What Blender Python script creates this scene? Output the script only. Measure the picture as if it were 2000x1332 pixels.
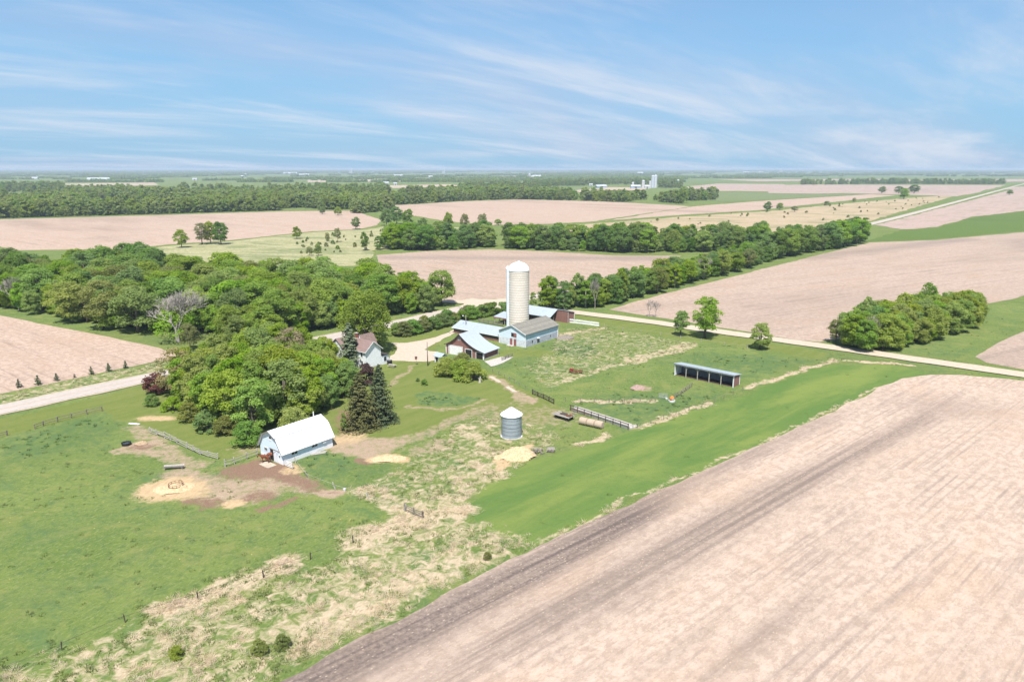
import bpy, bmesh, math, random
import numpy as np
from mathutils import Vector, Matrix

for o in list(bpy.data.objects):
    bpy.data.objects.remove(o)
SC = bpy.context.scene
COL = SC.collection
rnd = random.Random(11)
nr = np.random.default_rng(7)
R = math.radians

# ---------------------------------------------------------------- camera, sky, sun, exposure
CAM_H = 54.0
FPX = 1361.0                                  # focal length in pixels of the 2000 px wide photograph
PITCH = math.atan(336 / FPX)
cam = bpy.data.cameras.new('camera')
cam.sensor_width = 36.0
cam.lens = 36.0 * FPX / 2000.0
cam.clip_start = 1.0
cam.clip_end = 80000.0
camo = bpy.data.objects.new('camera', cam)
COL.objects.link(camo)
camo.location = (0, 0, CAM_H)
camo.rotation_euler = (R(90) - PITCH, 0, 0)
SC.camera = camo

SUN_BEAR, SUN_EL = R(183), R(61)              # bearing clockwise from +Y (the way the camera looks)
SUN_DIR = Vector((math.sin(SUN_BEAR) * math.cos(SUN_EL), math.cos(SUN_BEAR) * math.cos(SUN_EL), math.sin(SUN_EL)))
sun = bpy.data.lights.new('sun', 'SUN')
sun.energy = 4.3
sun.angle = R(0.55)
sun.color = (1.0, 0.955, 0.89)
suno = bpy.data.objects.new('sun', sun)
COL.objects.link(suno)
suno.location = (0, -50, 200)
suno.rotation_euler = SUN_DIR.to_track_quat('Z', 'Y').to_euler()

SC.view_settings.view_transform = 'Standard'
SC.view_settings.look = 'None'
SC.view_settings.gamma = 1.0
SC.view_settings.exposure = 0.80
SC.view_settings.use_curve_mapping = False
try:
    SC.cycles.use_denoising = True
    SC.cycles.use_adaptive_sampling = True
    SC.cycles.adaptive_threshold = 0.02
    SC.cycles.max_bounces = 5
    SC.cycles.diffuse_bounces = 3
    SC.cycles.transmission_bounces = 3
    SC.cycles.volume_bounces = 0
except Exception:
    pass


class NT:
    """small helper round a node tree"""
    def __init__(self, tree):
        self.t = tree
        tree.nodes.clear()

    def n(self, typ, ins=None, **at):
        nd = self.t.nodes.new(typ)
        for k, v in at.items():
            setattr(nd, k, v)
        for k, v in (ins or {}).items():
            if v is None:
                continue
            s = nd.inputs[k]
            if isinstance(v, bpy.types.NodeSocket):
                self.t.links.new(v, s)
            elif isinstance(v, tuple) and len(v) == 3 and s.type == 'RGBA':
                s.default_value = (*v, 1)
            else:
                s.default_value = v
        return nd

    def m(self, op, a, b=None, clamp=False):
        return self.n('ShaderNodeMath', {0: a, 1: b}, operation=op, use_clamp=clamp).outputs[0]

    def vm(self, op, a, b=None):
        nd = self.n('ShaderNodeVectorMath', {0: a, 1: b}, operation=op)
        return nd.outputs['Value'] if op in ('DOT_PRODUCT', 'LENGTH') else nd.outputs[0]

    def mix(self, f, a, b, blend='MIX'):
        nd = self.n('ShaderNodeMix', data_type='RGBA', blend_type=blend)
        for i, v in ((0, f), (6, a), (7, b)):
            s = nd.inputs[i]
            if isinstance(v, bpy.types.NodeSocket):
                self.t.links.new(v, s)
            elif isinstance(v, tuple):
                s.default_value = (*v[:3], 1)
            else:
                s.default_value = v
        return nd.outputs[2]

    def noise(self, vec, scale, detail=4.0, rough=0.55, dist=0.0):
        return self.n('ShaderNodeTexNoise', {'Vector': vec, 'Scale': scale, 'Detail': detail, 'Roughness': rough, 'Distortion': dist}).outputs[0]

    def mapv(self, vec, rot=(0, 0, 0), scale=(1, 1, 1), loc=(0, 0, 0)):
        if any(rot) and scale != (1, 1, 1):            # turn first, then stretch
            vec = self.n('ShaderNodeMapping', {'Vector': vec, 'Rotation': rot}).outputs[0]
            rot = (0, 0, 0)
        return self.n('ShaderNodeMapping', {'Vector': vec, 'Rotation': rot, 'Scale': scale, 'Location': loc}).outputs[0]

    def step(self, v, a, b):
        return self.n('ShaderNodeMapRange', {0: v, 1: a, 2: b, 3: 0.0, 4: 1.0}, interpolation_type='SMOOTHSTEP').outputs[0]

    def attr(self, name):
        return self.n('ShaderNodeAttribute', attribute_name=name).outputs['Fac']

    def pos(self):
        return self.n('ShaderNodeNewGeometry').outputs['Position']

    def out(self, col, rough=0.9, bump=None, bstr=0.4, bdist=0.1, metal=0.0, spec=0.25):
        b = self.n('ShaderNodeBsdfPrincipled', {'Roughness': rough, 'Metallic': metal, 'Specular IOR Level': spec})
        if isinstance(col, tuple):
            b.inputs['Base Color'].default_value = (*col, 1)
        else:
            self.t.links.new(col, b.inputs['Base Color'])
        if bump is not None:
            bp = self.n('ShaderNodeBump', {'Strength': bstr, 'Distance': bdist, 'Height': bump})
            self.t.links.new(bp.outputs[0], b.inputs['Normal'])
        o = self.n('ShaderNodeOutputMaterial')
        self.t.links.new(b.outputs[0], o.inputs['Surface'])
        return b


# ---- sky: physical sky with thin streaky cirrus, the same all round
world = bpy.data.worlds.new('World')
SC.world = world
world.use_nodes = True
w = NT(world.node_tree)
sky = w.n('ShaderNodeTexSky', sky_type='NISHITA', sun_disc=False, sun_elevation=SUN_EL, sun_rotation=SUN_BEAR,
          altitude=0.0, air_density=1.0, dust_density=0.45, ozone_density=2.6)
tc = w.n('ShaderNodeTexCoord').outputs['Generated']
sep = w.n('ShaderNodeSeparateXYZ', {0: tc})
zz = w.m('ADD', w.m('MAXIMUM', sep.outputs[2], 0.0), 0.11)
cp = w.n('ShaderNodeCombineXYZ', {0: w.m('DIVIDE', sep.outputs[0], zz), 1: w.m('DIVIDE', sep.outputs[1], zz), 2: 0.0}).outputs[0]
streak = w.mapv(cp, rot=(0, 0, R(46)), scale=(0.95, 0.26, 1), loc=(2.3, 1.1, 0))
c1 = w.noise(streak, 0.95, 7, 0.6, 0.7)
c2 = w.noise(w.mapv(cp, rot=(0, 0, R(52)), scale=(0.8, 0.4, 1), loc=(0.4, 5.2, 0)), 0.38, 5, 0.55, 0.6)
c3 = w.noise(w.mapv(cp, rot=(0, 0, R(36)), scale=(2.4, 0.5, 1), loc=(7, 2, 0)), 1.6, 7, 0.68, 0.6)
cov = w.m('ADD', w.m('ADD', w.m('MULTIPLY', c1, 0.62), w.m('MULTIPLY', c2, 0.5)), w.m('MULTIPLY', c3, 0.16))
thick = w.step(cov, 0.58, 0.82)
veil = w.step(c2, 0.38, 0.72)
skyc = w.mix(1.0, sky.outputs[0], (0.70, 0.86, 0.98), 'MULTIPLY')
low = w.m('SUBTRACT', 1.0, w.step(sep.outputs[2], 0.0, 0.42))
skyc = w.mix(w.m('MULTIPLY', low, 0.80), skyc, (1.90, 3.55, 5.4))
skyc = w.mix(w.m('MULTIPLY', veil, 0.66), skyc, (3.45, 3.90, 5.15))
skyc = w.mix(w.m('MULTIPLY', thick, 0.8), skyc, (5.0, 5.4, 6.0))
bg = w.n('ShaderNodeBackground', {'Color': skyc, 'Strength': 0.088})
wo = w.n('ShaderNodeOutputWorld')
world.node_tree.links.new(bg.outputs[0], wo.inputs[0])

# ---------------------------------------------------------------- where a point of the photo lies on the ground
_cp, _sp = math.cos(PITCH), math.sin(PITCH)


def G(px, py, z=0.0):
    cx, cy = (px - 1000) / FPX, (666 - py) / FPX
    t = (CAM_H - z) / (_sp - cy * _cp)
    return (cx * t, (_cp + cy * _sp) * t)


def top_z(px, py, pt):
    """height of an upright thing whose foot is seen at row py and whose top at row pt"""
    x, y = G(px, py)
    k = (666 - pt) / FPX
    # (y*sp+zz*cp) = k*(y*cp-zz*sp)
    zz = y * (k * _cp - _sp) / (_cp + k * _sp)
    return CAM_H + zz


# ---------------------------------------------------------------- helpers
class MB:
    def __init__(self):
        self.v, self.f = [], []

    def add(self, vs, fs):
        b = len(self.v)
        self.v += [tuple(p) for p in vs]
        self.f += [tuple(b + i for i in f) for f in fs]
        return self

    def box(self, x0, x1, y0, y1, z0, z1, M=None):
        vs = [(x, y, z) for z in (z0, z1) for x, y in ((x0, y0), (x1, y0), (x1, y1), (x0, y1))]
        if M is not None:
            vs = [M @ Vector(p) for p in vs]
        return self.add(vs, [(3, 2, 1, 0), (4, 5, 6, 7), (0, 1, 5, 4), (1, 2, 6, 5), (2, 3, 7, 6), (3, 0, 4, 7)])

    def bar(self, a, b, w, h=None):
        """square bar from a to b"""
        h = h or w
        a, b = Vector(a), Vector(b)
        d = (b - a).normalized()
        s = d.cross(Vector((0, 0, 1)))
        s = s.normalized() if s.length > 1e-4 else Vector((1, 0, 0))
        u = s.cross(d)
        vs = []
        for p in (a, b):
            for i, j in ((-1, -1), (1, -1), (1, 1), (-1, 1)):
                vs.append(p + s * (i * w / 2) + u * (j * h / 2))
        return self.add(vs, [(3, 2, 1, 0), (4, 5, 6, 7), (0, 1, 5, 4), (1, 2, 6, 5), (2, 3, 7, 6), (3, 0, 4, 7)])

    def prism(self, prof, y0, y1):
        """profile of (x, z) points pulled along y"""
        n = len(prof)
        vs = [(x, y0, z) for x, z in prof] + [(x, y1, z) for x, z in prof]
        fs = [tuple(range(n)), tuple(range(2 * n - 1, n - 1, -1))]
        fs += [(i, i + n, (i + 1) % n + n, (i + 1) % n) for i in range(n)]
        return self.add(vs, fs)

    def prismx(self, prof, x0, x1):
        """profile of (y, z) points pulled along x"""
        n = len(prof)
        vs = [(x0, y, z) for y, z in prof] + [(x1, y, z) for y, z in prof]
        fs = [tuple(range(n)), tuple(range(2 * n - 1, n - 1, -1))]
        fs += [(i, i + n, (i + 1) % n + n, (i + 1) % n) for i in range(n)]
        return self.add(vs, fs)

    def tube(self, pts, rad, n=6, cap=True):
        pts = [Vector(p) for p in pts]
        vs = []
        for i, p in enumerate(pts):
            d = (pts[min(i + 1, len(pts) - 1)] - pts[max(i - 1, 0)]).normalized()
            s = d.cross(Vector((0.3, 0.9, 0.2))).normalized()
            u = s.cross(d)
            r = rad[i] if isinstance(rad, (list, tuple)) else rad
            for k in range(n):
                a = 2 * math.pi * k / n
                vs.append(p + s * (r * math.cos(a)) + u * (r * math.sin(a)))
        fs = []
        for i in range(len(pts) - 1):
            for k in range(n):
                fs.append((i * n + k, i * n + (k + 1) % n, (i + 1) * n + (k + 1) % n, (i + 1) * n + k))
        if cap:
            fs.append(tuple(range(n - 1, -1, -1)))
            fs.append(tuple((len(pts) - 1) * n + k for k in range(n)))
        return self.add(vs, fs)

    def lathe(self, prof, n=24, cx=0, cy=0, ring=False):
        prof = prof + [prof[0]] if ring else prof
        vs = []
        for r, z in prof:
            for k in range(n):
                a = 2 * math.pi * k / n
                vs.append((cx + r * math.cos(a), cy + r * math.sin(a), z))
        fs = []
        for i in range(len(prof) - 1):
            for k in range(n):
                fs.append((i * n + k, i * n + (k + 1) % n, (i + 1) * n + (k + 1) % n, (i + 1) * n + k))
        if not ring:
            fs.append(tuple(range(n - 1, -1, -1)))
            fs.append(tuple((len(prof) - 1) * n + k for k in range(n)))
        return self.add(vs, fs)

    def mesh(self, name, mat=None, smooth=False):
        me = bpy.data.meshes.new(name)
        me.from_pydata(self.v, [], self.f)
        me.validate()
        if mat:
            me.materials.append(mat)
        if smooth:
            me.polygons.foreach_set('use_smooth', [True] * len(me.polygons))
        bm = bmesh.new()
        bm.from_mesh(me)
        bmesh.ops.recalc_face_normals(bm, faces=bm.faces)
        bm.to_mesh(me)
        bm.free()
        return me

    def build(self, name, mat, parent=None, smooth=False):
        return link(name, self.mesh(name, mat, smooth), parent)


def link(name, data, parent=None, loc=None, rz=0.0, sc=None):
    o = bpy.data.objects.new(name, data)
    COL.objects.link(o)
    if parent is not None:
        o.parent = parent
    if loc is not None:
        o.location = loc
    if rz:
        o.rotation_euler = (0, 0, rz)
    if sc is not None:
        o.scale = sc if isinstance(sc, tuple) else (sc, sc, sc)
    return o


def tag(o, label=None, cat=None, group=None, kind=None):
    if label:
        o['label'] = label
    if cat:
        o['category'] = cat
    if group:
        o['group'] = group
    if kind:
        o['kind'] = kind
    return o


def thing(name, label, cat, xy=(0, 0), rz=0.0, group=None, z=0.0):
    o = link(name, None, loc=(xy[0], xy[1], z), rz=rz)
    o.empty_display_size = 0.5
    return tag(o, label, cat, group)


def bear(deg):
    """z rotation whose local +x points right-down the picture (bearing deg+90) and local +y along bearing deg"""
    return R(-deg)


FARM = 38.5                                     # bearing of the main road, the barns follow it


# ---------------------------------------------------------------- plain materials
def pmat(name, c1, c2=None, scale=3.0, rough=0.8, bump=0.0, metal=0.0, detail=5, stretch=(1, 1, 1), spec=0.25):
    m = bpy.data.materials.new(name)
    m.use_nodes = True
    t = NT(m.node_tree)
    c2 = c2 or tuple(x * 0.8 for x in c1)
    v = t.mapv(t.n('ShaderNodeTexCoord').outputs['Object'], scale=stretch)
    nz = t.noise(v, scale, detail, 0.6)
    col = t.mix(t.step(nz, 0.32, 0.68), c1, c2)
    t.out(col, rough, nz if bump else None, bump, 0.05, metal, spec)
    return m


def ribmat(name, c1, c2, axis, period, rough=0.5, metal=0.0, depth=0.5, dirt=0.35, width=0.14, dirtcol=None):
    """sheet metal or boards: fine parallel joints across one axis, with streaks of wear"""
    m = bpy.data.materials.new(name)
    m.use_nodes = True
    t = NT(m.node_tree)
    oc = t.n('ShaderNodeTexCoord').outputs['Object']
    s = t.n('ShaderNodeSeparateXYZ', {0: oc}).outputs['XYZ'.index(axis)]
    fr = t.m('FRACT', t.m('DIVIDE', s, period))
    rib = t.m('LESS_THAN', fr, width)
    st = [1.0, 1.0, 1.0]
    st['XYZ'.index('Z' if axis != 'Z' else 'X')] = 0.25
    nz = t.noise(t.mapv(oc, scale=tuple(st)), 1.6, 6, 0.65)
    cell = t.n('ShaderNodeTexWhiteNoise', {'W': t.m('FLOOR', t.m('DIVIDE', s, period))}, noise_dimensions='1D').outputs[0]
    col = t.mix(t.step(nz, 0.42, 0.75), c1, dirtcol or c2)
    col = t.mix(t.m('MULTIPLY', cell, dirt), col, c2)
    col = t.mix(t.m('MULTIPLY', rib, 0.55), col, tuple(x * 0.55 for x in c2))
    t.out(col, rough, t.m('ADD', rib, t.m('MULTIPLY', nz, 0.3)), depth, 0.02, metal)
    return m


M = {}
M['house_siding'] = ribmat('house_siding', (0.82, 0.83, 0.84), (0.74, 0.75, 0.76), 'Z', 0.22, 0.6, dirt=0.15, width=0.08)
M['shade_tinted_siding'] = ribmat('shade_tinted_siding', (0.66, 0.77, 0.85), (0.58, 0.69, 0.77), 'Z', 0.22, 0.6, dirt=0.15, width=0.08)  # white barn boards; the blue of open-sky shade is put into the colour
M['white_board'] = ribmat('white_board', (0.78, 0.80, 0.82), (0.6, 0.62, 0.64), 'X', 0.45, 0.65, dirt=0.25)
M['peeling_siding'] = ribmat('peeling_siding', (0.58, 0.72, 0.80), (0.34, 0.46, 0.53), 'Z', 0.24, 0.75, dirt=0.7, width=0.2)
M['white_paint'] = pmat('white_paint', (0.80, 0.80, 0.79), (0.70, 0.70, 0.69), 2.0, 0.6)
M['white_roof'] = ribmat('white_roof', (0.82, 0.83, 0.84), (0.74, 0.75, 0.77), 'Y', 0.9, 0.45, dirt=0.2, width=0.05)
M['block_wall'] = pmat('block_wall', (0.44, 0.46, 0.49), (0.30, 0.32, 0.36), 1.3, 0.85, 0.2)
M['shingle_grey'] = ribmat('shingle_grey', (0.23, 0.22, 0.19), (0.13, 0.125, 0.105), 'Z', 0.13, 0.95, dirt=0.6, dirtcol=(0.32, 0.29, 0.23))
M['shingle_brown'] = ribmat('shingle_brown', (0.27, 0.19, 0.17), (0.20, 0.135, 0.12), 'Z', 0.13, 0.95, dirt=0.5)
M['blue_metal'] = ribmat('blue_metal', (0.37, 0.42, 0.455), (0.31, 0.36, 0.395), 'X', 0.6, 0.42, dirt=0.35, width=0.06)
M['blue_metal_y'] = ribmat('blue_metal_y', (0.40, 0.45, 0.48), (0.34, 0.39, 0.42), 'Y', 0.6, 0.42, dirt=0.35, width=0.06)
M['red_siding'] = ribmat('red_siding', (0.285, 0.145, 0.120), (0.21, 0.105, 0.09), 'X', 0.3, 0.8, dirt=0.5)
M['red_siding_y'] = ribmat('red_siding_y', (0.285, 0.145, 0.120), (0.21, 0.105, 0.09), 'Y', 0.3, 0.8, dirt=0.5)
M['red_paint'] = pmat('red_paint', (0.30, 0.12, 0.10), (0.22, 0.085, 0.075), 2.5, 0.75)
M['brown_wall'] = ribmat('brown_wall', (0.10, 0.07, 0.06), (0.07, 0.05, 0.045), 'X', 0.4, 0.85, dirt=0.5)
M['dark_inside'] = pmat('dark_inside', (0.030, 0.027, 0.025), (0.02, 0.018, 0.017), 2.0, 0.95)
M['glass'] = pmat('glass', (0.035, 0.045, 0.055), (0.025, 0.03, 0.04), 1.0, 0.12, spec=0.6)
M['brick'] = pmat('brick', (0.30, 0.10, 0.07), (0.22, 0.07, 0.05), 8.0, 0.9)
M['old_wood'] = pmat('old_wood', (0.27, 0.235, 0.20), (0.17, 0.145, 0.12), 6.0, 0.9, 0.2)
M['pale_wood'] = pmat('pale_wood', (0.47, 0.44, 0.39), (0.32, 0.29, 0.25), 6.0, 0.85, 0.2)
M['dark_wood'] = pmat('dark_wood', (0.10, 0.075, 0.06), (0.06, 0.045, 0.04), 5.0, 0.9)
M['galvanised'] = ribmat('galvanised', (0.37, 0.425, 0.47), (0.30, 0.35, 0.39), 'Z', 0.32, 0.42, metal=0.2, dirt=0.35, width=0.1)
M['bin_roof'] = pmat('bin_roof', (0.78, 0.79, 0.80), (0.68, 0.69, 0.71), 1.5, 0.4)
M['steel'] = pmat('steel', (0.32, 0.34, 0.36), (0.22, 0.23, 0.25), 3.0, 0.45, metal=0.5)
M['black_plastic'] = pmat('black_plastic', (0.018, 0.018, 0.02), (0.03, 0.03, 0.032), 3.0, 0.5)
M['concrete'] = pmat('concrete', (0.50, 0.47, 0.43), (0.36, 0.33, 0.30), 2.5, 0.9, 0.15)
M['hay'] = pmat('hay', (0.47, 0.37, 0.28), (0.36, 0.275, 0.20), 7.0, 1.0, 0.6, stretch=(1, 0.2, 1))
M['straw'] = pmat('straw', (0.58, 0.45, 0.28), (0.42, 0.30, 0.17), 4.0, 1.0, 0.8)
M['red_metal'] = pmat('red_metal', (0.28, 0.035, 0.025), (0.14, 0.03, 0.025), 6.0, 0.6)
M['rust'] = pmat('rust', (0.20, 0.09, 0.05), (0.12, 0.06, 0.04), 6.0, 0.9)
M['rubber'] = pmat('rubber', (0.02, 0.02, 0.02), (0.03, 0.028, 0.026), 6.0, 0.85)
M['orange'] = pmat('orange', (0.60, 0.22, 0.05), (0.45, 0.16, 0.05), 5.0, 0.7)
M['horse_coat'] = pmat('horse_coat', (0.20, 0.065, 0.028), (0.13, 0.04, 0.02), 3.0, 0.5)
M['horse_dark'] = pmat('horse_dark', (0.03, 0.018, 0.014), (0.05, 0.028, 0.02), 5.0, 0.7)
M['far_white'] = pmat('far_white', (0.48, 0.50, 0.53), (0.40, 0.42, 0.45), 0.3, 0.7)
M['far_blue'] = pmat('far_blue', (0.30, 0.38, 0.48), (0.22, 0.29, 0.38), 0.3, 0.5)
M['far_concrete'] = pmat('far_concrete', (0.55, 0.55, 0.55), (0.42, 0.42, 0.43), 0.2, 0.8)


# ---------------------------------------------------------------- numpy noise and masks for the ground cover
_lat = nr.random((8, 256, 256))


def vnoise(x, y, scale, k=0):
    X, Y = np.asarray(x) / scale + 57.3 * k, np.asarray(y) / scale + 31.7 * k
    xi, yi = np.floor(X).astype(int), np.floor(Y).astype(int)
    fx, fy = X - xi, Y - yi
    fx, fy = fx * fx * (3 - 2 * fx), fy * fy * (3 - 2 * fy)
    L = _lat[k % 8]
    g = lambda i, j: L[(xi + i) % 256, (yi + j) % 256]
    return (g(0, 0) * (1 - fx) + g(1, 0) * fx) * (1 - fy) + (g(0, 1) * (1 - fx) + g(1, 1) * fx) * fy


def fbm(x, y, scale, k=0, n=4):
    s, a, t = 0, 1.0, 0
    for i in range(n):
        s = s + a * vnoise(x, y, scale / 2 ** i, k + i)
        t += a
        a *= 0.55
    return s / t


def sdist(x, y, poly):
    """signed distance, inside positive"""
    x, y = np.asarray(x, float), np.asarray(y, float)
    d = np.full(x.shape, 1e18)
    ins = np.zeros(x.shape, bool)
    P = np.array(poly, float)
    for (ax, ay), (bx, by) in zip(P, np.roll(P, -1, 0)):
        ex, ey = bx - ax, by - ay
        wx, wy = x - ax, y - ay
        t = np.clip((wx * ex + wy * ey) / (ex * ex + ey * ey + 1e-12), 0, 1)
        d = np.minimum(d, (wx - ex * t) ** 2 + (wy - ey * t) ** 2)
        c = ((ay <= y) & (by > y)) | ((by <= y) & (ay > y))
        with np.errstate(divide='ignore', invalid='ignore'):
            xc = ax + (y - ay) / (by - ay + 1e-18) * ex
        ins ^= c & (x < xc)
    return np.where(ins, 1, -1) * np.sqrt(d)


def sline(x, y, pts):
    x, y = np.asarray(x, float), np.asarray(y, float)
    d = np.full(x.shape, 1e18)
    for (ax, ay), (bx, by) in zip(pts[:-1], pts[1:]):
        ex, ey = bx - ax, by - ay
        wx, wy = x - ax, y - ay
        t = np.clip((wx * ex + wy * ey) / (ex * ex + ey * ey + 1e-12), 0, 1)
        d = np.minimum(d, (wx - ex * t) ** 2 + (wy - ey * t) ** 2)
    return np.sqrt(d)


def sm(v, a, b):
    t = np.clip((v - a) / (b - a), 0, 1)
    return t * t * (3 - 2 * t)


def GP(pts):
    return [G(*p) for p in pts]

# ================================================================ THE GROUND
def cover(x, y):
    """how much of each kind of ground cover grows at a place (0..1)"""
    jx = x + 5 * (fbm(x, y, 9, 1) - 0.5) + 1.6 * (fbm(x, y, 2.4, 2, 2) - 0.5)
    jy = y + 5 * (fbm(x, y, 9, 3) - 0.5) + 1.6 * (fbm(x, y, 2.4, 4, 2) - 0.5)
    S = lambda poly, a=-1.5, b=1.5: sm(sdist(jx, jy, GP(poly)), a, b)
    Ln = lambda pts, wd, soft=1.2: 1 - sm(sline(jx, jy, GP(pts)), wd / 2 - soft * 0.5, wd / 2 + soft)
    El = lambda px, py, rx, ry, soft=0.35: 1 - sm(np.hypot((jx - G(px, py)[0]) / rx, (jy - G(px, py)[1]) / ry), 1 - soft, 1 + soft)
    mx = np.maximum
    big = fbm(x, y, 22, 5)
    c = {}
    # dead standing grass
    d = 0.47 * S([(-60, 1350), (-60, 1322), (180, 1250), (330, 1190), (520, 1128), (690, 1060), (800, 1018), (900, 985), (950, 1010), (1050, 1066), (900, 1150), (640, 1270), (420, 1400), (-60, 1400)], -4, 4)
    d = mx(d, 0.72 * Ln([(700, 1058), (800, 1022), (905, 995)], 5.0, 4.0))
    d = mx(d, 0.72 * Ln([(330, 1188), (470, 1138), (560, 1100)], 3.0, 3.0))
    d = mx(d, 0.60 * S([(560, 1200), (760, 1110), (1000, 1050), (1040, 1066), (860, 1150), (600, 1290), (520, 1320)], -3, 3))
    d = mx(d, 0.40 * S([(700, 955), (780, 905), (860, 850), (930, 820), (1010, 800), (1060, 830), (1090, 850), (1100, 880), (990, 920), (930, 960), (930, 1010), (830, 1000)], -3, 3))
    d = mx(d, 0.54 * Ln([(700, 960), (800, 1000), (890, 960), (930, 905), (960, 930)], 5))
    d = mx(d, 0.66 * Ln([(1120, 870), (1170, 858), (1185, 845)], 2.0))
    d = mx(d, 0.56 * Ln([(915, 835), (950, 870), (985, 895)], 3.0))
    d = mx(d, 0.36 * S([(1100, 640), (1230, 645), (1345, 668), (1330, 690), (1230, 715), (1130, 740), (1060, 755), (1000, 715), (1060, 690)], -4, 4))
    d = mx(d, 0.56 * Ln([(1345, 675), (1290, 692), (1235, 703)], 6))
    d = mx(d, 0.48 * Ln([(1235, 703), (1160, 728), (1080, 752)], 3.0))
    d = mx(d, 0.66 * Ln([(1130, 785), (1200, 786), (1270, 783)], 2.2))
    d = mx(d, 0.62 * Ln([(1250, 833), (1330, 808), (1395, 785)], 1.8))
    d = mx(d, 0.70 * Ln([(1455, 758), (1550, 730), (1610, 712), (1625, 700)], 1.7))
    d = mx(d, 0.85 * Ln([(1645, 703), (1710, 709), (1780, 715)], 1.6))
    d = mx(d, 0.55 * Ln([(1030, 668), (1090, 655), (1180, 642)], 3.0))
    d = mx(d, 0.42 * S([(0, 770), (330, 702), (345, 716), (150, 760), (0, 792), (-200, 830), (-200, 800)], -2, 2))
    d = mx(d, 0.60 * El(440, 962, 3, 1.6))
    # edges of the big field
    d = mx(d, 0.55 * Ln([(1040, 1068), (1250, 970), (1500, 860), (1700, 766), (1790, 734)], 0.9, 0.6))
    c['dead'] = d
    # pale trodden dirt and gravelly tracks
    t = 0.64 * S([(330, 905), (370, 893), (405, 905), (445, 925), (500, 920), (600, 925), (655, 962), (640, 972), (560, 960), (500, 985), (440, 992), (370, 982), (300, 960), (300, 930)], -3, 4)
    t = mx(t, 0.56 * Ln([(262, 838), (300, 862), (345, 885), (400, 905)], 3.2))
    t = mx(t, 0.62 * Ln([(240, 878), (290, 880), (340, 896)], 2.4))
    t = mx(t, 0.80 * El(283, 869, 3.4, 2.2))
    t = mx(t, 0.70 * S([(652, 842), (690, 852), (760, 858), (800, 862), (770, 885), (720, 900), (665, 890), (640, 870)], -2, 2))
    t = mx(t, 0.50 * Ln([(760, 868), (820, 850), (890, 822), (960, 796)], 4.2))
    t = mx(t, 0.34 * Ln([(960, 796), (1020, 785)], 5))
    t = mx(t, 0.62 * Ln([(955, 735), (980, 750), (1010, 768), (1035, 785)], 2.6, 0.8))
    t = mx(t, 0.55 * Ln([(765, 752), (782, 735), (812, 712)], 1.6))
    t = mx(t, 0.60 * Ln([(800, 795), (860, 803), (920, 796), (945, 782)], 1.2))
    t = mx(t, 0.45 * S([(1065, 795), (1095, 793), (1110, 825), (1080, 832), (1060, 822)], -3, 3))
    t = mx(t, 0.42 * El(1040, 812, 16, 8, 0.6))
    t = mx(t, 0.80 * El(640, 962, 2.4, 2.0))
    t = mx(t, 0.6 * El(1250, 757, 2.6, 2.6))
    t = mx(t, 0.50 * S([(780, 880), (850, 850), (910, 855), (880, 880), (800, 900)], -3, 3))
    t = mx(t, 0.5 * El(480, 880, 6, 2.5, 0.8))
    c['dirt'] = t
    u = 0.86 * S([(445, 915), (505, 893), (520, 895), (560, 908), (620, 938), (660, 962), (630, 962), (540, 938), (470, 935), (430, 932)], -2.5, 3)
    u = mx(u, 0.66 * El(400, 978, 3.8, 2.4, 0.6))
    u = mx(u, 0.66 * El(503, 965, 3.6, 2.6, 0.6))
    u = mx(u, 0.7 * Ln([(515, 990), (550, 983), (575, 972)], 1.6))
    u = mx(u, 0.75 * El(712, 900, 2.6, 1.5))
    u = mx(u, 0.6 * El(285, 872, 3.2, 1.6))
    u = mx(u, 0.85 * S([(655, 795), (690, 800), (700, 845), (660, 850)], -2, 2))
    c['mud'] = u
    s = 0.92 * El(335, 957, 6.4, 5.4, 0.55)
    s = mx(s, 0.8 * El(455, 980, 2.4, 2.2))
    s = mx(s, 0.72 * El(300, 817, 4.6, 2.4, 0.6))
    s = mx(s, 0.58 * El(560, 915, 2.6, 2.2, 0.7))
    s = mx(s, 0.62 * El(672, 855, 4.0, 4.6, 0.7))
    s = mx(s, 0.9 * El(757, 897, 4.6, 2.0))
    s = mx(s, 0.85 * S([(965, 895), (1005, 873), (1045, 870), (1050, 895), (1000, 902), (965, 925), (955, 915)], -1, 1))
    c['straw'] = s
    # mown lawns and verges
    v = S([(-200, 870), (0, 818), (360, 740), (620, 680), (760, 650), (905, 612), (960, 610), (880, 640), (860, 660), (850, 700), (960, 725), (1010, 755), (1105, 800), (1060, 832), (960, 796), (800, 850), (700, 872), (640, 880), (560, 870), (500, 890), (430, 897), (300, 846), (205, 803), (75, 835), (0, 852), (-200, 910)], -1, 1)
    v = mx(v, S([(1045, 604), (1230, 628), (1480, 665), (1620, 690), (1600, 700), (1480, 682), (1340, 663), (1200, 640), (1100, 630)], -1.5, 1.5))
    v = mx(v, 0.9 * El(1025, 690, 9, 5))
    v = v * (1 - S([(805, 770), (830, 762), (880, 765), (940, 780), (920, 790), (860, 798), (815, 790)], -0.6, 0.6))
    c['mown'] = v
    # the hay strip between the paddocks and the big field
    c['hay'] = S([(915, 985), (930, 950), (1000, 918), (1100, 885), (1240, 842), (1400, 790), (1500, 752), (1625, 712), (1730, 712), (1820, 728), (1700, 768), (1430, 895), (1040, 1070), (960, 1045)], -1.2, 1.2)
    # rank dark growth
    g = 0.75 * S([(380, 985), (520, 1000), (600, 1000), (620, 1025), (540, 1035), (400, 1020), (340, 1010)], -3, 3) * sm(big, 0.35, 0.65)
    g = mx(g, 0.9 * S([(805, 770), (830, 762), (880, 765), (940, 780), (920, 790), (860, 798), (815, 790)], -0.6, 0.6))
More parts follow.
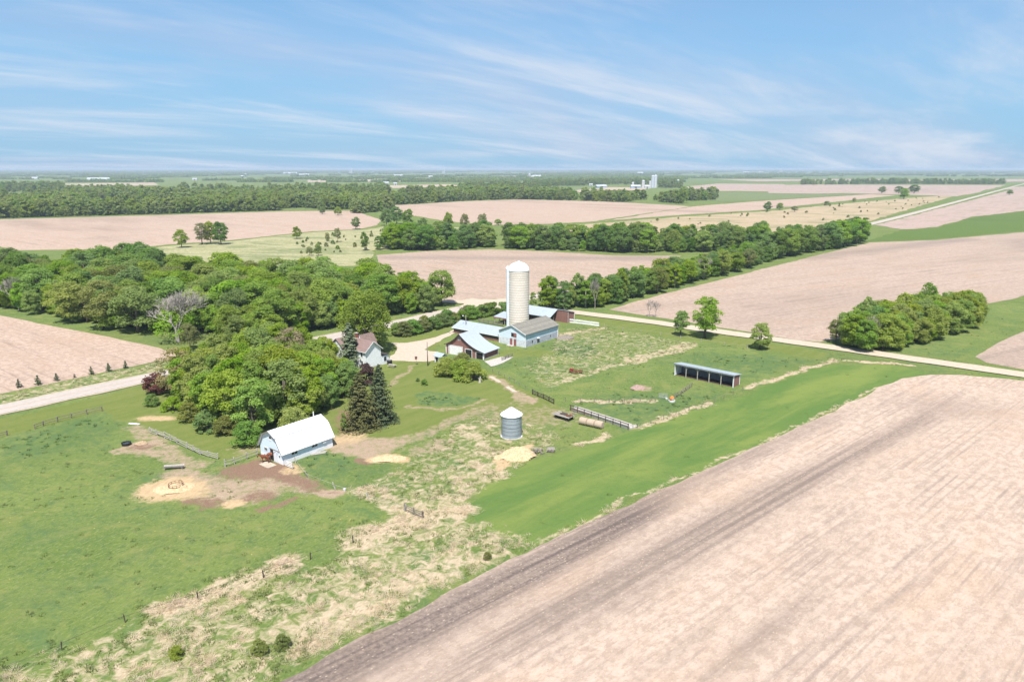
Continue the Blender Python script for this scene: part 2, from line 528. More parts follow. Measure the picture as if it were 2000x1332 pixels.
    g = mx(g, 0.8 * S([(1150, 775), (1300, 765), (1420, 770), (1280, 815), (1240, 835), (1130, 790)], -3, 3))
    g = mx(g, 0.8 * S([(1345, 690), (1600, 700), (1450, 745), (1320, 712)], -3, 3))
    g = mx(g, 0.75 * S([(555, 905), (650, 870), (690, 900), (650, 945), (600, 930)], -2, 2))
    g = mx(g, 0.8 * S([(1060, 670), (1180, 660), (1160, 700), (1040, 690)], -4, 4))
    g = mx(g, 0.7 * S([(0, 850), (200, 808), (240, 835), (200, 870), (0, 905)], -4, 4))
    g = mx(g, 0.35 * sm(fbm(x, y, 16, 6), 0.56, 0.7))
    c['lush'] = g
    return c


def axis(lo, hi, step, far):
    a = list(np.arange(lo, hi + 0.01, step))
    s, p = step, a[-1]
    up = []
    while p < far:
        s *= 1.35
        p += s
        up.append(p)
    s, p = step, a[0]
    dn = []
    while p > -far:
        s *= 1.35
        p -= s
        dn.append(p)
    return np.array(dn[::-1] + a + up)


xs, ys = axis(-165, 215, 0.85, 45000), axis(58, 300, 0.85, 45000)
XX, YY = np.meshgrid(xs, ys)
nx, ny = len(xs), len(ys)
me = bpy.data.meshes.new('ground')
co = np.stack([XX.ravel(), YY.ravel(), np.zeros(nx * ny)], 1).astype(np.float32)
ii = (np.arange(ny - 1)[:, None] * nx + np.arange(nx - 1)[None, :]).ravel()
quads = np.stack([ii, ii + 1, ii + 1 + nx, ii + nx], 1).astype(np.int32)
me.vertices.add(nx * ny)
me.vertices.foreach_set('co', co.ravel())
me.loops.add(quads.size)
me.loops.foreach_set('vertex_index', quads.ravel())
me.polygons.add(len(quads))
me.polygons.foreach_set('loop_start', np.arange(0, quads.size, 4, dtype=np.int32))
me.update(calc_edges=True)
CV = cover(co[:, 0].astype(float), co[:, 1].astype(float))
for k, v in CV.items():
    a = me.attributes.new(k, 'FLOAT', 'POINT')
    a.data.foreach_set('value', np.asarray(v, np.float32))
ground = link('ground', me)
tag(ground, kind='structure')


def ground_material():
    m = bpy.data.materials.new('ground_cover')
    m.use_nodes = True
    t = NT(m.node_tree)
    P = t.pos()
    n0 = t.noise(P, 0.012, 3)
    n1 = t.noise(P, 0.06, 5, 0.6, 0.4)
    n2 = t.noise(P, 0.45, 7, 0.68, 0.6)
    n3 = t.noise(t.mapv(P, rot=(0, 0, R(25)), scale=(1, 0.45, 1)), 2.6, 5, 0.7)
    col = t.mix(t.step(n1, 0.35, 0.65), (0.116, 0.165, 0.043), (0.158, 0.200, 0.056))
    col = t.mix(t.m('MULTIPLY', t.step(n2, 0.48, 0.68), 0.85), col, (0.090, 0.140, 0.050))
    col = t.mix(t.m('MULTIPLY', t.step(n3, 0.48, 0.68), 0.75), col, (0.225, 0.25, 0.092))
    n4 = t.noise(P, 1.3, 6, 0.75, 0.5)
    col = t.mix(t.m('MULTIPLY', t.step(n4, 0.50, 0.66), 0.75), col, (0.076, 0.128, 0.036))
    gold = t.noise(P, 0.16, 5, 0.7, 0.6)
    col = t.mix(t.m('MULTIPLY', t.step(gold, 0.50, 0.66), 0.6), col, (0.205, 0.215, 0.072))
    cool = t.noise(P, 0.11, 6, 0.7, 0.8)
    col = t.mix(t.m('MULTIPLY', t.step(cool, 0.54, 0.66), 0.55), col, (0.085, 0.150, 0.058))
    fl = t.n('ShaderNodeTexVoronoi', {'Vector': P, 'Scale': 1.1})
    flo = t.m('MULTIPLY', t.m('SUBTRACT', 1.0, t.step(fl.outputs['Distance'], 0.06, 0.16)), t.m('MULTIPLY', t.step(gold, 0.48, 0.60), t.m('GREATER_THAN', t.n('ShaderNodeSeparateXYZ', {0: fl.outputs['Color']}).outputs[0], 0.55)))
    col = t.mix(t.m('MULTIPLY', flo, 0.75), col, (0.50, 0.44, 0.12))
    col = t.mix(t.m('MULTIPLY', t.step(n0, 0.5, 0.62), 0.35), col, (0.15, 0.17, 0.055))
    lush = t.attr('lush')
    col = t.mix(t.m('MULTIPLY', lush, t.step(n2, 0.3, 0.62)), col, (0.082, 0.138, 0.054))
    mown = t.attr('mown')
    stripe = t.noise(t.mapv(P, rot=(0, 0, R(40)), scale=(1, 0.12, 1)), 0.45, 3, 0.6)
    mc = t.mix(t.m('MULTIPLY', t.step(stripe, 0.38, 0.62), 0.6), (0.140, 0.172, 0.044), (0.175, 0.195, 0.060))
    mc = t.mix(t.m('MULTIPLY', t.step(n2, 0.45, 0.75), 0.5), mc, (0.10, 0.145, 0.034))
    col = t.mix(t.step(mown, 0.25, 0.75), col, mc)
    hay = t.attr('hay')
    hn = t.noise(t.mapv(P, rot=(0, 0, R(50)), scale=(1, 0.22, 1)), 0.11, 6, 0.62, 0.5)
    hc = t.mix(t.step(hn, 0.36, 0.64), (0.098, 0.165, 0.042), (0.170, 0.215, 0.055))
    hc = t.mix(t.m('MULTIPLY', t.step(n2, 0.5, 0.75), 0.5), hc, (0.080, 0.135, 0.042))
    hc = t.mix(t.m('MULTIPLY', t.step(n3, 0.58, 0.8), 0.3), hc, (0.16, 0.20, 0.06))
    col = t.mix(t.step(hay, 0.3, 0.7), col, hc)

    def patch(col, name, noise, k, c, ca, cb, fine):
        a = t.attr(name)
        f = t.m('ADD', t.m('MULTIPLY', t.m('SUBTRACT', noise, 0.5), k), t.m('MULTIPLY', t.m('SUBTRACT', a, 0.5), c))
        f = t.m('ADD', f, 0.5, clamp=True)
        return t.mix(f, col, t.mix(t.step(fine, 0.35, 0.68), ca, cb))
    fine = t.noise(P, 3.5, 6, 0.7)
    blade = t.noise(t.mapv(P, rot=(0, 0, R(20)), scale=(1, 0.3, 1)), 2.2, 6, 0.72, 0.8)
    col = patch(col, 'dead', t.noise(P, 0.55, 7, 0.68, 0.9), 5.2, 3.2, (0.50, 0.405, 0.28), (0.36, 0.285, 0.18), blade)
    col = patch(col, 'dirt', t.noise(P, 0.7, 7, 0.7, 0.4), 3.8, 2.5, (0.385, 0.290, 0.205), (0.29, 0.215, 0.15), fine)
    col = patch(col, 'mud', t.noise(P, 0.8, 7, 0.7, 0.4), 3.6, 2.4, (0.245, 0.155, 0.105), (0.17, 0.11, 0.08), fine)
    col = patch(col, 'straw', t.noise(P, 1.0, 7, 0.7, 0.4), 3.0, 2.8, (0.50, 0.37, 0.22), (0.39, 0.275, 0.155), blade)
    t.out(col, 1.0, t.m('ADD', n3, t.m('MULTIPLY', n2, 1.5)), 0.55, 0.35, spec=0.05)
    return m


me.materials.append(ground_material())


# ---------------------------------------------------------------- sheets laid on the ground
def rough_poly(pts, step, amp, k=0, lens=8.0):
    """world polygon with dense, slightly wavering edges"""
    out = []
    for (ax, ay), (bx, by) in zip(pts, pts[1:] + pts[:1]):
        L = math.hypot(bx - ax, by - ay)
        n = max(1, min(260, int(L / step)))
        px_, py_ = -(by - ay) / (L + 1e-9), (bx - ax) / (L + 1e-9)
        f = np.arange(n) / n
        x, y = ax + (bx - ax) * f, ay + (by - ay) * f
        w_ = amp * 2 * (fbm(x, y, lens, k, 3) - 0.5)
        out += list(zip((x + px_ * w_).tolist(), (y + py_ * w_).tolist()))
    return out


def sheet(name, pts, z, mat, kind='structure', parent=None):
    m_ = bpy.data.meshes.new(name)
    bm = bmesh.new()
    vs = [bm.verts.new((x, y, z)) for x, y in pts]
    f = bm.faces.new(vs)
    if f.normal.z < 0:
        f.normal_flip()
    bmesh.ops.triangulate(bm, faces=[f])
    bmesh.ops.recalc_face_normals(bm, faces=bm.faces)
    for f in bm.faces:
        if f.normal.z < 0:
            f.normal_flip()
    bm.to_mesh(m_)
    bm.free()
    m_.materials.append(mat)
    o = link(name, m_, parent)
    if parent is None:
        tag(o, kind=kind)
    return o


def field_material(name, pale, mid, dark, bearing, bands=(), rowfreq=0.75, darkmix=0.45, big=0.010, flecks=0.0, green=0.0, drills=0.08):
    """tilled soil: rows along one bearing, dry and moist patches, crop residue"""
    m = bpy.data.materials.new(name)
    m.use_nodes = True
    t = NT(m.node_tree)
    P = t.pos()
    a = R(bearing)
    V = t.mapv(P, rot=(0, 0, a), scale=(1, 1, 1))      # y now runs along the rows, x across
    rows = t.noise(t.mapv(V, scale=(1, 0.012, 1)), rowfreq, 3, 0.6)
    pas = t.noise(t.mapv(V, scale=(1, 0.03, 1)), 0.13, 4, 0.6, 0.3)
    bigs = t.noise(t.mapv(V, scale=(1, 0.30, 1)), big, 6, 0.6, 0.25)
    xr = t.n('ShaderNodeSeparateXYZ', {0: V}).outputs[0]
    drill = t.m('SINE', t.m('ADD', t.m('MULTIPLY', xr, 2 * math.pi / max(1.52, 1.6 / rowfreq)), t.m('MULTIPLY', t.noise(t.mapv(V, scale=(1, 0.1, 1)), 0.25, 3, 0.6), 5.0)))
    fine = t.noise(P, 1.7, 7, 0.72)
    grit = t.noise(t.mapv(V, scale=(1, 0.4, 1)), 3.2, 5, 0.8)
    speck = t.noise(t.mapv(V, scale=(1, 0.6, 1)), 0.75, 8, 0.78, 0.3)
    blot = t.noise(t.mapv(V, scale=(1, 0.5, 1)), 0.07, 6, 0.65, 0.4)
    broken = t.step(t.noise(t.mapv(V, scale=(1, 0.3, 1)), 0.16, 5, 0.65), 0.42, 0.62)
    col = t.mix(t.step(speck, 0.41, 0.60), tuple(c_ * 1.10 for c_ in pale), mid)
    col = t.mix(t.m('MULTIPLY', t.step(blot, 0.48, 0.66), 0.45), col, (mid[0] * 1.12, mid[1] * 1.05, mid[2] * 0.93))
    col = t.mix(t.m('MULTIPLY', t.step(pas, 0.45, 0.66), 0.30), col, mid)
    col = t.mix(t.m('MULTIPLY', t.step(bigs, 0.52, 0.70), darkmix), col, dark)
    col = t.mix(t.m('MULTIPLY', t.m('MULTIPLY', t.step(rows, 0.5, 0.62), broken), 0.50), col, dark)
    if drills:
        col = t.mix(t.m('MULTIPLY', t.m('MULTIPLY', t.step(drill, 0.35, 0.95), broken), drills), col, dark)
    col = t.mix(t.m('MULTIPLY', t.step(grit, 0.54, 0.66), 0.45), col, dark)
    col = t.mix(t.m('MULTIPLY', t.m('SUBTRACT', 1.0, t.step(grit, 0.36, 0.46)), 0.4), col, tuple(c_ * 1.22 for c_ in pale))
    if green:
        gn = t.noise(t.mapv(V, scale=(1, 0.4, 1)), 0.05, 5, 0.6, 0.5)
        col = t.mix(t.m('MULTIPLY', t.step(gn, 0.5, 0.64), green), col, (0.12, 0.16, 0.06))
    for (p0, p1, wid, soft, strength, c) in bands:
        d0 = Vector((p1[0] - p0[0], p1[1] - p0[1]))
        L = d0.length
        d0 /= L
        rel = t.vm('SUBTRACT', P, (p0[0], p0[1], 0))
        al = t.vm('DOT_PRODUCT', rel, (d0.x, d0.y, 0))
        ac = t.vm('DOT_PRODUCT', rel, (-d0.y, d0.x, 0))
        wob = t.m('MULTIPLY', t.m('SUBTRACT', t.noise(t.mapv(V, scale=(1, 0.25, 1)), 0.11, 6, 0.7), 0.5), wid * 1.4)
        f = t.m('SUBTRACT', 1.0, t.step(t.m('ABSOLUTE', t.m('ADD', ac, wob)), max(0.0, wid - soft), wid + soft))
        f = t.m('MULTIPLY', f, t.step(al, -12.0, 10.0))
        f = t.m('MULTIPLY', f, t.m('SUBTRACT', 1.0, t.step(al, L - 16, L + 8)))
        f = t.m('MULTIPLY', f, t.m('ADD', 0.55, t.m('MULTIPLY', t.step(t.m('ADD', t.m('MULTIPLY', fine, 0.5), t.m('MULTIPLY', rows, 0.5)), 0.38, 0.58), 0.45)))
        col = t.mix(t.m('MULTIPLY', f, strength), col, c)
    if flecks:
        vo = t.n('ShaderNodeTexVoronoi', {'Vector': t.mapv(V, scale=(1, 0.55, 1)), 'Scale': 2.3, 'Randomness': 1.0})
        fl = t.m('SUBTRACT', 1.0, t.step(vo.outputs['Distance'], 0.10, 0.24))
        pick = t.m('GREATER_THAN', t.n('ShaderNodeSeparateXYZ', {0: vo.outputs['Color']}).outputs[0], 0.45)
        col = t.mix(t.m('MULTIPLY', t.m('MULTIPLY', fl, pick), flecks), col, (0.52, 0.42, 0.30))
    t.out(col, 1.0, t.m('ADD', rows, t.m('MULTIPLY', fine, 0.7)), 0.5, 0.18, spec=0.05)
    return m


PALE, MID, DARK = (0.425, 0.322, 0.255), (0.345, 0.255, 0.196), (0.205, 0.155, 0.122)
EDGE = (G(330, 1432), G(1040, 1070), G(1430, 893), G(1700, 768))
nearmat = field_material('near_field_soil', (0.448, 0.350, 0.278), (0.372, 0.284, 0.220), (0.235, 0.182, 0.15), 49,
                         bands=[(G(428, 1424), G(1330, 962), 3.3, 2.2, 0.97, (0.118, 0.094, 0.083)),
                                (G(1250, 985), G(1660, 800), 2.0, 2.4, 0.5, (0.16, 0.125, 0.108)),
                                (G(1000, 1250), G(1590, 925), 3.4, 3.2, 0.74, (0.155, 0.122, 0.103)),
                                (G(1540, 955), G(1840, 800), 2.2, 2.4, 0.75, (0.165, 0.128, 0.108)),
                                (G(1420, 1300), G(1610, 1150), 1.5, 1.5, 0.6, (0.18, 0.14, 0.116)),
                                (G(1300, 1290), G(1420, 1200), 0.7, 0.8, 0.5, (0.17, 0.135, 0.11)), (G(1560, 1290), G(1860, 1090), 0.5, 0.6, 0.4, (0.2, 0.155, 0.13)),
                                (G(1750, 790), G(1990, 800), 7.0, 8.0, 0.45, (0.20, 0.155, 0.13)),
                                (G(700, 1400), G(1000, 1230), 3.6, 4.0, 0.40, (0.175, 0.138, 0.115))],
                         rowfreq=1.1, darkmix=0.20, big=0.03, flecks=0.6, drills=0.42)
sheet('ploughed_field', rough_poly(GP([(330, 1440), (540, 1333), (1040, 1071), (1430, 894), (1640, 797), (1720, 757), (1765, 740), (1815, 732), (1880, 733), (2000, 743), (2300, 786), (2700, 1100), (2700, 1440)]), 1.5, 0.7, 1, 5.0), 0.024, nearmat)
fmat = field_material('tilled_soil', PALE, MID, DARK, 128)
fmat2 = field_material('tilled_soil_moist', (0.40, 0.305, 0.24), (0.32, 0.24, 0.185), (0.19, 0.15, 0.125), 128, darkmix=0.55,
                       bands=[(G(735, 503), G(1330, 506), 9.0, 9.0, 0.6, (0.20, 0.165, 0.145))], big=0.006)
fmat3 = field_material('tilled_soil_east', (0.395, 0.305, 0.245), (0.325, 0.245, 0.192), (0.20, 0.16, 0.132), 60, darkmix=0.5, big=0.009, rowfreq=0.5,
                       bands=[(G(1560, 505), G(1900, 466), 10.0, 9.0, 0.6, (0.205, 0.165, 0.142))])
far_pink = field_material('far_pink_soil', (0.40, 0.30, 0.255), (0.33, 0.25, 0.21), (0.22, 0.18, 0.15), 38, darkmix=0.5, big=0.004, green=0.25)
far_tan = field_material('far_tan_soil', (0.42, 0.335, 0.26), (0.35, 0.28, 0.21), (0.25, 0.20, 0.155), 128, darkmix=0.4, big=0.004)
marsh = field_material('dry_marsh_grass', (0.42, 0.325, 0.22), (0.34, 0.265, 0.17), (0.20, 0.18, 0.09), 90, darkmix=0.5, big=0.012, green=0.55, rowfreq=0.2)
rough_meadow = field_material('rough_meadow_grass', (0.40, 0.355, 0.22), (0.235, 0.24, 0.115), (0.125, 0.165, 0.058), 100, darkmix=0.85, big=0.04, green=0.6, rowfreq=0.3, flecks=0.2)
green_crop = field_material('green_crop', (0.105, 0.150, 0.038), (0.088, 0.135, 0.034), (0.065, 0.11, 0.03), 120, darkmix=0.5, big=0.008, rowfreq=0.3)
far_green = field_material('far_green_crop', (0.16, 0.19, 0.085), (0.13, 0.165, 0.07), (0.10, 0.14, 0.06), 120, darkmix=0.5, big=0.004, rowfreq=0.1)

NEARF = [
    ('tilled_field', fmat, [(-320, 552), (0, 617), (180, 652), (290, 675), (340, 690), (345, 699), (300, 706), (170, 735), (0, 770), (-320, 840)], 1.0),
    ('tilled_field', fmat2, [(735, 499), (830, 491), (960, 487), (1080, 492), (1200, 499), (1327, 500), (1310, 513), (1180, 546), (1085, 568), (985, 584), (890, 587), (800, 580), (740, 545)], 2.0),
    ('tilled_field', fmat3, [(1190, 605), (1290, 575), (1500, 523), (1640, 488), (1700, 474), (1830, 469), (2000, 454), (2300, 418), (2300, 515), (2000, 578), (1920, 596), (1760, 640), (1640, 662), (1600, 668), (1560, 664), (1480, 651), (1400, 640), (1290, 621)], 1.6),
    ('tilled_field', fmat3, [(1906, 697), (1950, 668), (2000, 648), (2300, 560), (2300, 768), (2000, 722), (1930, 709)], 1.0),
    ('tilled_field', fmat, [(-220, 440), (0, 429), (300, 421), (560, 413), (690, 412), (745, 430), (735, 441), (690, 449), (610, 452), (450, 470), (330, 478), (240, 487), (40, 489), (0, 481), (-220, 478)], 3.0),
    ('tilled_field', fmat, [(765, 402), (900, 394), (1010, 390), (1180, 394), (1330, 402), (1350, 404), (1150, 434), (1060, 438), (960, 440), (870, 432), (775, 416)], 4.0),
    ('tilled_field', fmat, [(1360, 403), (1500, 392), (1700, 380), (1750, 382), (1600, 398), (1480, 411), (1330, 420), (1180, 432)], 4.0),
    ('marsh_meadow', marsh, [(1120, 440), (1330, 424), (1500, 413), (1650, 398), (1760, 388), (1870, 381), (1700, 432), (1600, 455), (1400, 470), (1100, 460)], 4.0),
    ('dry_meadow', far_pink, [(1712, 440), (1990, 367), (2300, 352), (2300, 392), (2000, 412), (1900, 424), (1830, 444), (1760, 449)], 4.0),
    ('hay_meadow', green_crop, [(1690, 472), (1760, 450), (1830, 445), (1900, 425), (2000, 413), (2300, 393), (2300, 414), (2000, 451), (1830, 467)], 3.0),
    ('rough_meadow', rough_meadow, [(250, 490), (340, 480), (450, 472), (610, 454), (700, 450), (760, 442), (960, 446), (960, 470), (730, 490), (720, 520), (500, 520), (330, 505)], 3.0),
]
for i, (nm, mt, pts, amp) in enumerate(NEARF):
    sheet(nm, rough_poly(GP(pts), 4.0, amp, i, 14.0), 0.03 + 0.006 * i, mt)
FARF = [
    (far_pink, [(1420, 364), (1560, 361), (1960, 362), (1965, 361), (1910, 376), (1870, 384), (1700, 379), (1420, 373)]),
    (far_pink, [(1330, 366), (1400, 359), (1530, 360), (1560, 368), (1540, 373), (1350, 374)]),
    (far_pink, [(1500, 374), (1690, 371), (1680, 377), (1500, 381)]),
    (far_green, [(1400, 376), (1690, 380), (1500, 391), (1410, 394), (1350, 388)]),
    (far_tan, [(1300, 337), (1400, 336.5), (1405, 338.5), (1310, 339.5)]),
    (far_tan, [(1125, 372), (1190, 366), (1260, 367), (1260, 371), (1135, 378)]),
    (far_green, [(1105, 368), (1180, 364), (1190, 366), (1120, 372)]),
    (far_tan, [(738, 363), (880, 360.5), (900, 364), (770, 368)]),
    (far_tan, [(555, 366), (615, 364), (618, 368), (560, 370.5)]),
    (far_tan, [(600, 352), (780, 350.5), (785, 354.5), (600, 356.5)]),
    (far_tan, [(75, 360), (300, 357), (312, 362), (180, 365.5), (150, 362)]),
    (far_green, [(-100, 379), (0, 378), (125, 375), (122, 383), (0, 385), (-100, 386)]),
    (far_tan, [(400, 372), (432, 371), (432, 376), (400, 377)]),
    (far_tan, [(1000, 347.5), (1090, 346), (1090, 349), (1010, 351)]),
    (far_tan, [(975, 344.5), (1010, 344), (1010, 347), (975, 347)]),
    (far_pink, [(1740, 352), (2200, 349), (2200, 353), (1850, 357), (1740, 356)]),
    (far_pink, [(1960, 371), (2300, 355), (2300, 352), (1975, 366)]),
    (far_pink, [(1400, 351), (1730, 350), (1730, 353), (1480, 355)]),
]
for i, (mt, pts) in enumerate(FARF):
    sheet('far_field', rough_poly(GP(pts), 30.0, 10.0, i, 120.0), 0.12 + 0.02 * i, mt)


# ---------------------------------------------------------------- roads
def strip(pts, width):
    P = [Vector((x, y, 0)) for x, y in pts]
    Ls, Rs = [], []
    for i, p in enumerate(P):
        d = (P[min(i + 1, len(P) - 1)] - P[max(i - 1, 0)]).normalized()
        s = Vector((-d.y, d.x, 0)) * (width / 2)
        Ls.append(p + s)
        Rs.append(p - s)
    return Ls, Rs


def smooth_line(pts, step):
    """Catmull-Rom through the points"""
    P = [Vector((x, y)) for x, y in pts]
    P = [P[0] * 2 - P[1]] + P + [P[-1] * 2 - P[-2]]
    out = []
    for i in range(1, len(P) - 2):
        L = (P[i + 1] - P[i]).length
        n = max(2, min(80, int(L / step)))
        for k in range(n):
            t = k / n
            a, b, c, d = P[i - 1], P[i], P[i + 1], P[i + 2]
            q = 0.5 * ((2 * b) + (c - a) * t + (2 * a - 5 * b + 4 * c - d) * t * t + (3 * b - a - 3 * c + d) * t ** 3)
            out.append((q.x, q.y))
    out.append(tuple(P[-2]))
    return out


def road(name, pts, width, z, mat, crown=0.0, ragged=0.0, parent=None):
    L, Rr = strip(pts, width)
    if ragged:
        for i in range(len(L)):
            for S_, sg in ((L, 1), (Rr, -1)):
                d = (L[i] - Rr[i]).normalized() * sg
                S_[i] = S_[i] + d * rnd.uniform(-ragged, ragged)
    mb = MB()
    vs = []
    for a, b in zip(L, Rr):
        c = (a + b) / 2
        vs += [(a.x, a.y, z), (c.x, c.y, z + crown), (b.x, b.y, z)]
    fs = []
    for i in range(len(L) - 1):
        for k in (0, 1):
            fs.append((i * 3 + k, i * 3 + k + 1, i * 3 + 4 + k, i * 3 + 3 + k))
    mb.add(vs, fs)
    o = mb.build(name, mat, parent)
    if parent is None:
        tag(o, kind='structure')
    return o


def road_mat(name, ca, cb, cc, sc=0.5):
    m = bpy.data.materials.new(name)
    m.use_nodes = True
    t = NT(m.node_tree)
    P = t.pos()
    a = t.noise(P, sc, 6, 0.65)
    b = t.noise(P, 0.07, 4, 0.6)
    col = t.mix(t.step(a, 0.35, 0.68), ca, cb)
    col = t.mix(t.m('MULTIPLY', t.step(b, 0.45, 0.65), 0.45), col, cc)
    t.out(col, 0.95, a, 0.3, 0.04, spec=0.08)
    return m


gravel = road_mat('gravel', (0.50, 0.43, 0.335), (0.40, 0.34, 0.26), (0.46, 0.385, 0.29), 1.6)
worn_asphalt = road_mat('worn_asphalt', (0.44, 0.385, 0.345), (0.38, 0.335, 0.30), (0.47, 0.41, 0.36), 0.9)
shoulder = road_mat('shoulder_gravel', (0.46, 0.39, 0.30), (0.35, 0.29, 0.21), (0.27, 0.24, 0.14), 1.2)
yellow = pmat('yellow_line', (0.46, 0.34, 0.10), (0.34, 0.27, 0.14), 1.5, 0.8)
whiteline = pmat('white_line', (0.56, 0.55, 0.53), (0.42, 0.40, 0.38), 1.5, 0.8)
main_px = [(-420, 893), (0, 801), (350, 725), (640, 661), (780, 631), (900, 604), (985, 588), (1090, 571), (1400, 505), (1700, 438), (1850, 399.5), (1990, 362), (2040, 349)]
main_w = smooth_line(GP(main_px), 6.0)
gravel_px = [(2500, 802), (2000, 733), (1700, 690), (1400, 648), (1230, 624), (1070, 605), (985, 596), (890, 590), (700, 580)]
grav_w = smooth_line(GP(gravel_px), 5.0)
road('road_shoulder', main_w, 9.2, 0.13, shoulder, 0.0, 0.35)
mr = road('main_road', main_w, 6.9, 0.15, worn_asphalt, 0.05)
near_main = [p for p in main_w if p[1] < 270 and p[0] < 10]
for off in (-0.14, 0.14):
    Lq, Rq = strip(near_main, abs(off) * 2)
    road('centre_line', [(p.x, p.y) for p in (Lq if off > 0 else Rq)], 0.11, 0.206, yellow, 0.0, parent=mr)
for off in (-1, 1):
    Lq, Rq = strip(near_main, 6.5)
    road('edge_line', [(p.x, p.y) for p in (Lq if off > 0 else Rq)], 0.14, 0.17, whiteline, 0.0, parent=mr)
road('gravel_road', grav_w, 6.6, 0.24, gravel, 0.04, 0.3)
cx_, cy_ = G(950, 594)
sheet('road_junction', rough_poly([(cx_ + 13 * math.cos(a) * (1.0 if abs(math.sin(2 * (a + R(38)))) < .7 else 0.72), cy_ + 13 * math.sin(a) * (1.0 if abs(math.sin(2 * (a + R(38)))) < .7 else 0.72)) for a in np.linspace(0, 2 * math.pi, 24, endpoint=False)], 1.5, 0.6, 3), 0.30, gravel)
sheet('gravel_yard', rough_poly(GP([(762, 670), (780, 669.5), (795, 669.5), (825, 664.5), (850, 658.5), (866, 653), (882, 646), (905, 637), (908, 642), (886, 652), (870, 660), (855, 668), (838, 677), (831, 683), (840, 686), (856, 687), (868, 694), (855, 702), (838, 706), (807, 706), (759, 704), (763, 695), (777, 684.6), (774, 677)]), 1.2, 0.8, 2, 4.0), 0.05, road_mat('yard_gravel', (0.50, 0.42, 0.335), (0.41, 0.34, 0.265), (0.45, 0.355, 0.27), 1.0))
sheet('concrete_apron', rough_poly(GP([(946, 706), (978, 697), (1003, 697), (985, 708), (960, 716)]), 1.0, 0.35, 5, 3.0), 0.06, M['concrete'])
for a, b in (((958, 735.5), (977, 747)), ((990, 755), (1006, 765.5))):
    p = [G(*a), G(*b)]
    Lq, Rq = strip(p, 1.0)
    sheet('track_gravel', rough_poly([(q.x, q.y) for q in Lq + Rq[::-1]], 0.6, 0.3, 6, 2.0), 0.045, gravel)
Lq, Rq = strip([G(775, 747), G(814, 709)], 0.9)

# ================================================================ BUILDINGS
def pane_window(parent, x, y, z, w, h, face='-y', n=1, frame=None):
    """a window set on a wall: white frame proud of the wall, n dark panes in it"""
    fr = frame or M['white_paint']
    mb = MB()
    t_ = 0.07
    def put(mb, a0, a1, z0, z1, d0, d1):
        if face == '-y':
            mb.box(x + a0, x + a1, y - d1, y - d0, z + z0, z + z1)
        else:
            mb.box(x + d0, x + d1, y + a0, y + a1, z + z0, z + z1)
    for a0, a1, z0, z1 in ((-w / 2 - t_, w / 2 + t_, -t_, 0), (-w / 2 - t_, w / 2 + t_, h, h + t_), (-w / 2 - t_, -w / 2, 0, h), (w / 2, w / 2 + t_, 0, h)):
        put(mb, a0, a1, z0, z1, 0.003, 0.06)
    for k in range(1, n):
        xx = -w / 2 + w * k / n
        put(mb, xx - 0.03, xx + 0.03, 0, h, 0.003, 0.055)
    o = mb.build('window', fr, parent)
    for k in range(n):
        p = MB()
        put(p, -w / 2 + w * k / n + (0.03 if k else 0), -w / 2 + w * (k + 1) / n - (0.03 if k < n - 1 else 0), 0, h, 0.004, 0.03)
        p.build('pane', M['glass'], o)
    return o


def panel(parent, name, x0, x1, z0, z1, y, mat, face='-y', d=0.05):
    mb = MB()
    if face == '-y':
        mb.box(x0, x1, y - d, y - 0.004, z0, z1)
    else:
        mb.box(y + 0.004, y + d, x0, x1, z0, z1)
    return mb.build(name, mat, parent)


def roof_slab(prof_top, th, y0, y1):
    """closed roof shell: a line of (x, z) points given thickness downwards, pulled along y"""
    lo = [(x, z - th) for x, z in reversed(prof_top)]
    return MB().prism(prof_top + lo, y0, y1)


# ---- white gambrel horse barn
W, L = 7.3, 11.4
b = thing('horse_barn', 'small white gambrel roofed barn with chestnut horses at its door', 'barn', G(553, 908), bear(FARM))
hw = 2.45
prof = [(-W, 0), (0, 0), (0, hw), (-1.45, 4.85), (-W / 2, 5.85), (-W + 1.45, 4.85), (-W, hw)]
wl = MB().prism(prof, 0, L).build('wall', M['shade_tinted_siding'], b)
MB().box(-W - 0.02, 0.05, -0.03, L + 0.03, 0, 0.75).build('base_course', M['white_paint'], b)
rp = [(0.42, hw - 0.32), (-1.40, 4.98), (-W / 2, 6.02), (-W + 1.40, 4.98), (-W - 0.42, hw - 0.32)]
MB().add(*(lambda m_: (m_.v, m_.f))(roof_slab(rp[0:2], 0.10, -0.45, L + 0.35))).build('roof_panel', M['white_roof'], b)
roof_slab(rp[1:3], 0.10, -0.45, L + 0.35).build('roof_panel', M['white_roof'], b)
roof_slab(rp[2:4], 0.10, -0.45, L + 0.35).build('roof_panel', M['white_roof'], b)
roof_slab(rp[3:5], 0.10, -0.45, L + 0.35).build('roof_panel', M['white_roof'], b)
tr = MB()
for (xa, za), (xb, zb) in zip(rp[:-1], rp[1:]):
    tr.bar((xa, -0.47, za - 0.08), (xb, -0.47, zb - 0.08), 0.05, 0.17)
tr.build('rake_trim', M['old_wood'], b)
MB().bar((-1.40, -0.45, 5.0), (-1.40, L + 0.35, 5.0), 0.10, 0.05).build('roof_seam', M['steel'], b)
MB().tube([(-W / 2 - 0.2, L - 1.3, 5.7), (-W / 2 - 0.2, L - 1.3, 6.9)], 0.10, 8).build('vent_pipe', M['white_paint'], b)
panel(b, 'door_opening', -3.9, -2.75, 0.05, 2.35, 0, M['dark_inside'])
sd = panel(b, 'sliding_door', -2.75, -1.35, 0.05, 2.3, -0.03, M['white_board'], d=0.09)
br = MB()
br.bar((-2.7, -0.15, 1.75), (-2.05, -0.15, 2.25), 0.08, 0.05)
br.bar((-1.4, -0.15, 1.75), (-2.05, -0.15, 2.25), 0.08, 0.05)
br.build('door_brace', M['far_blue'], sd)
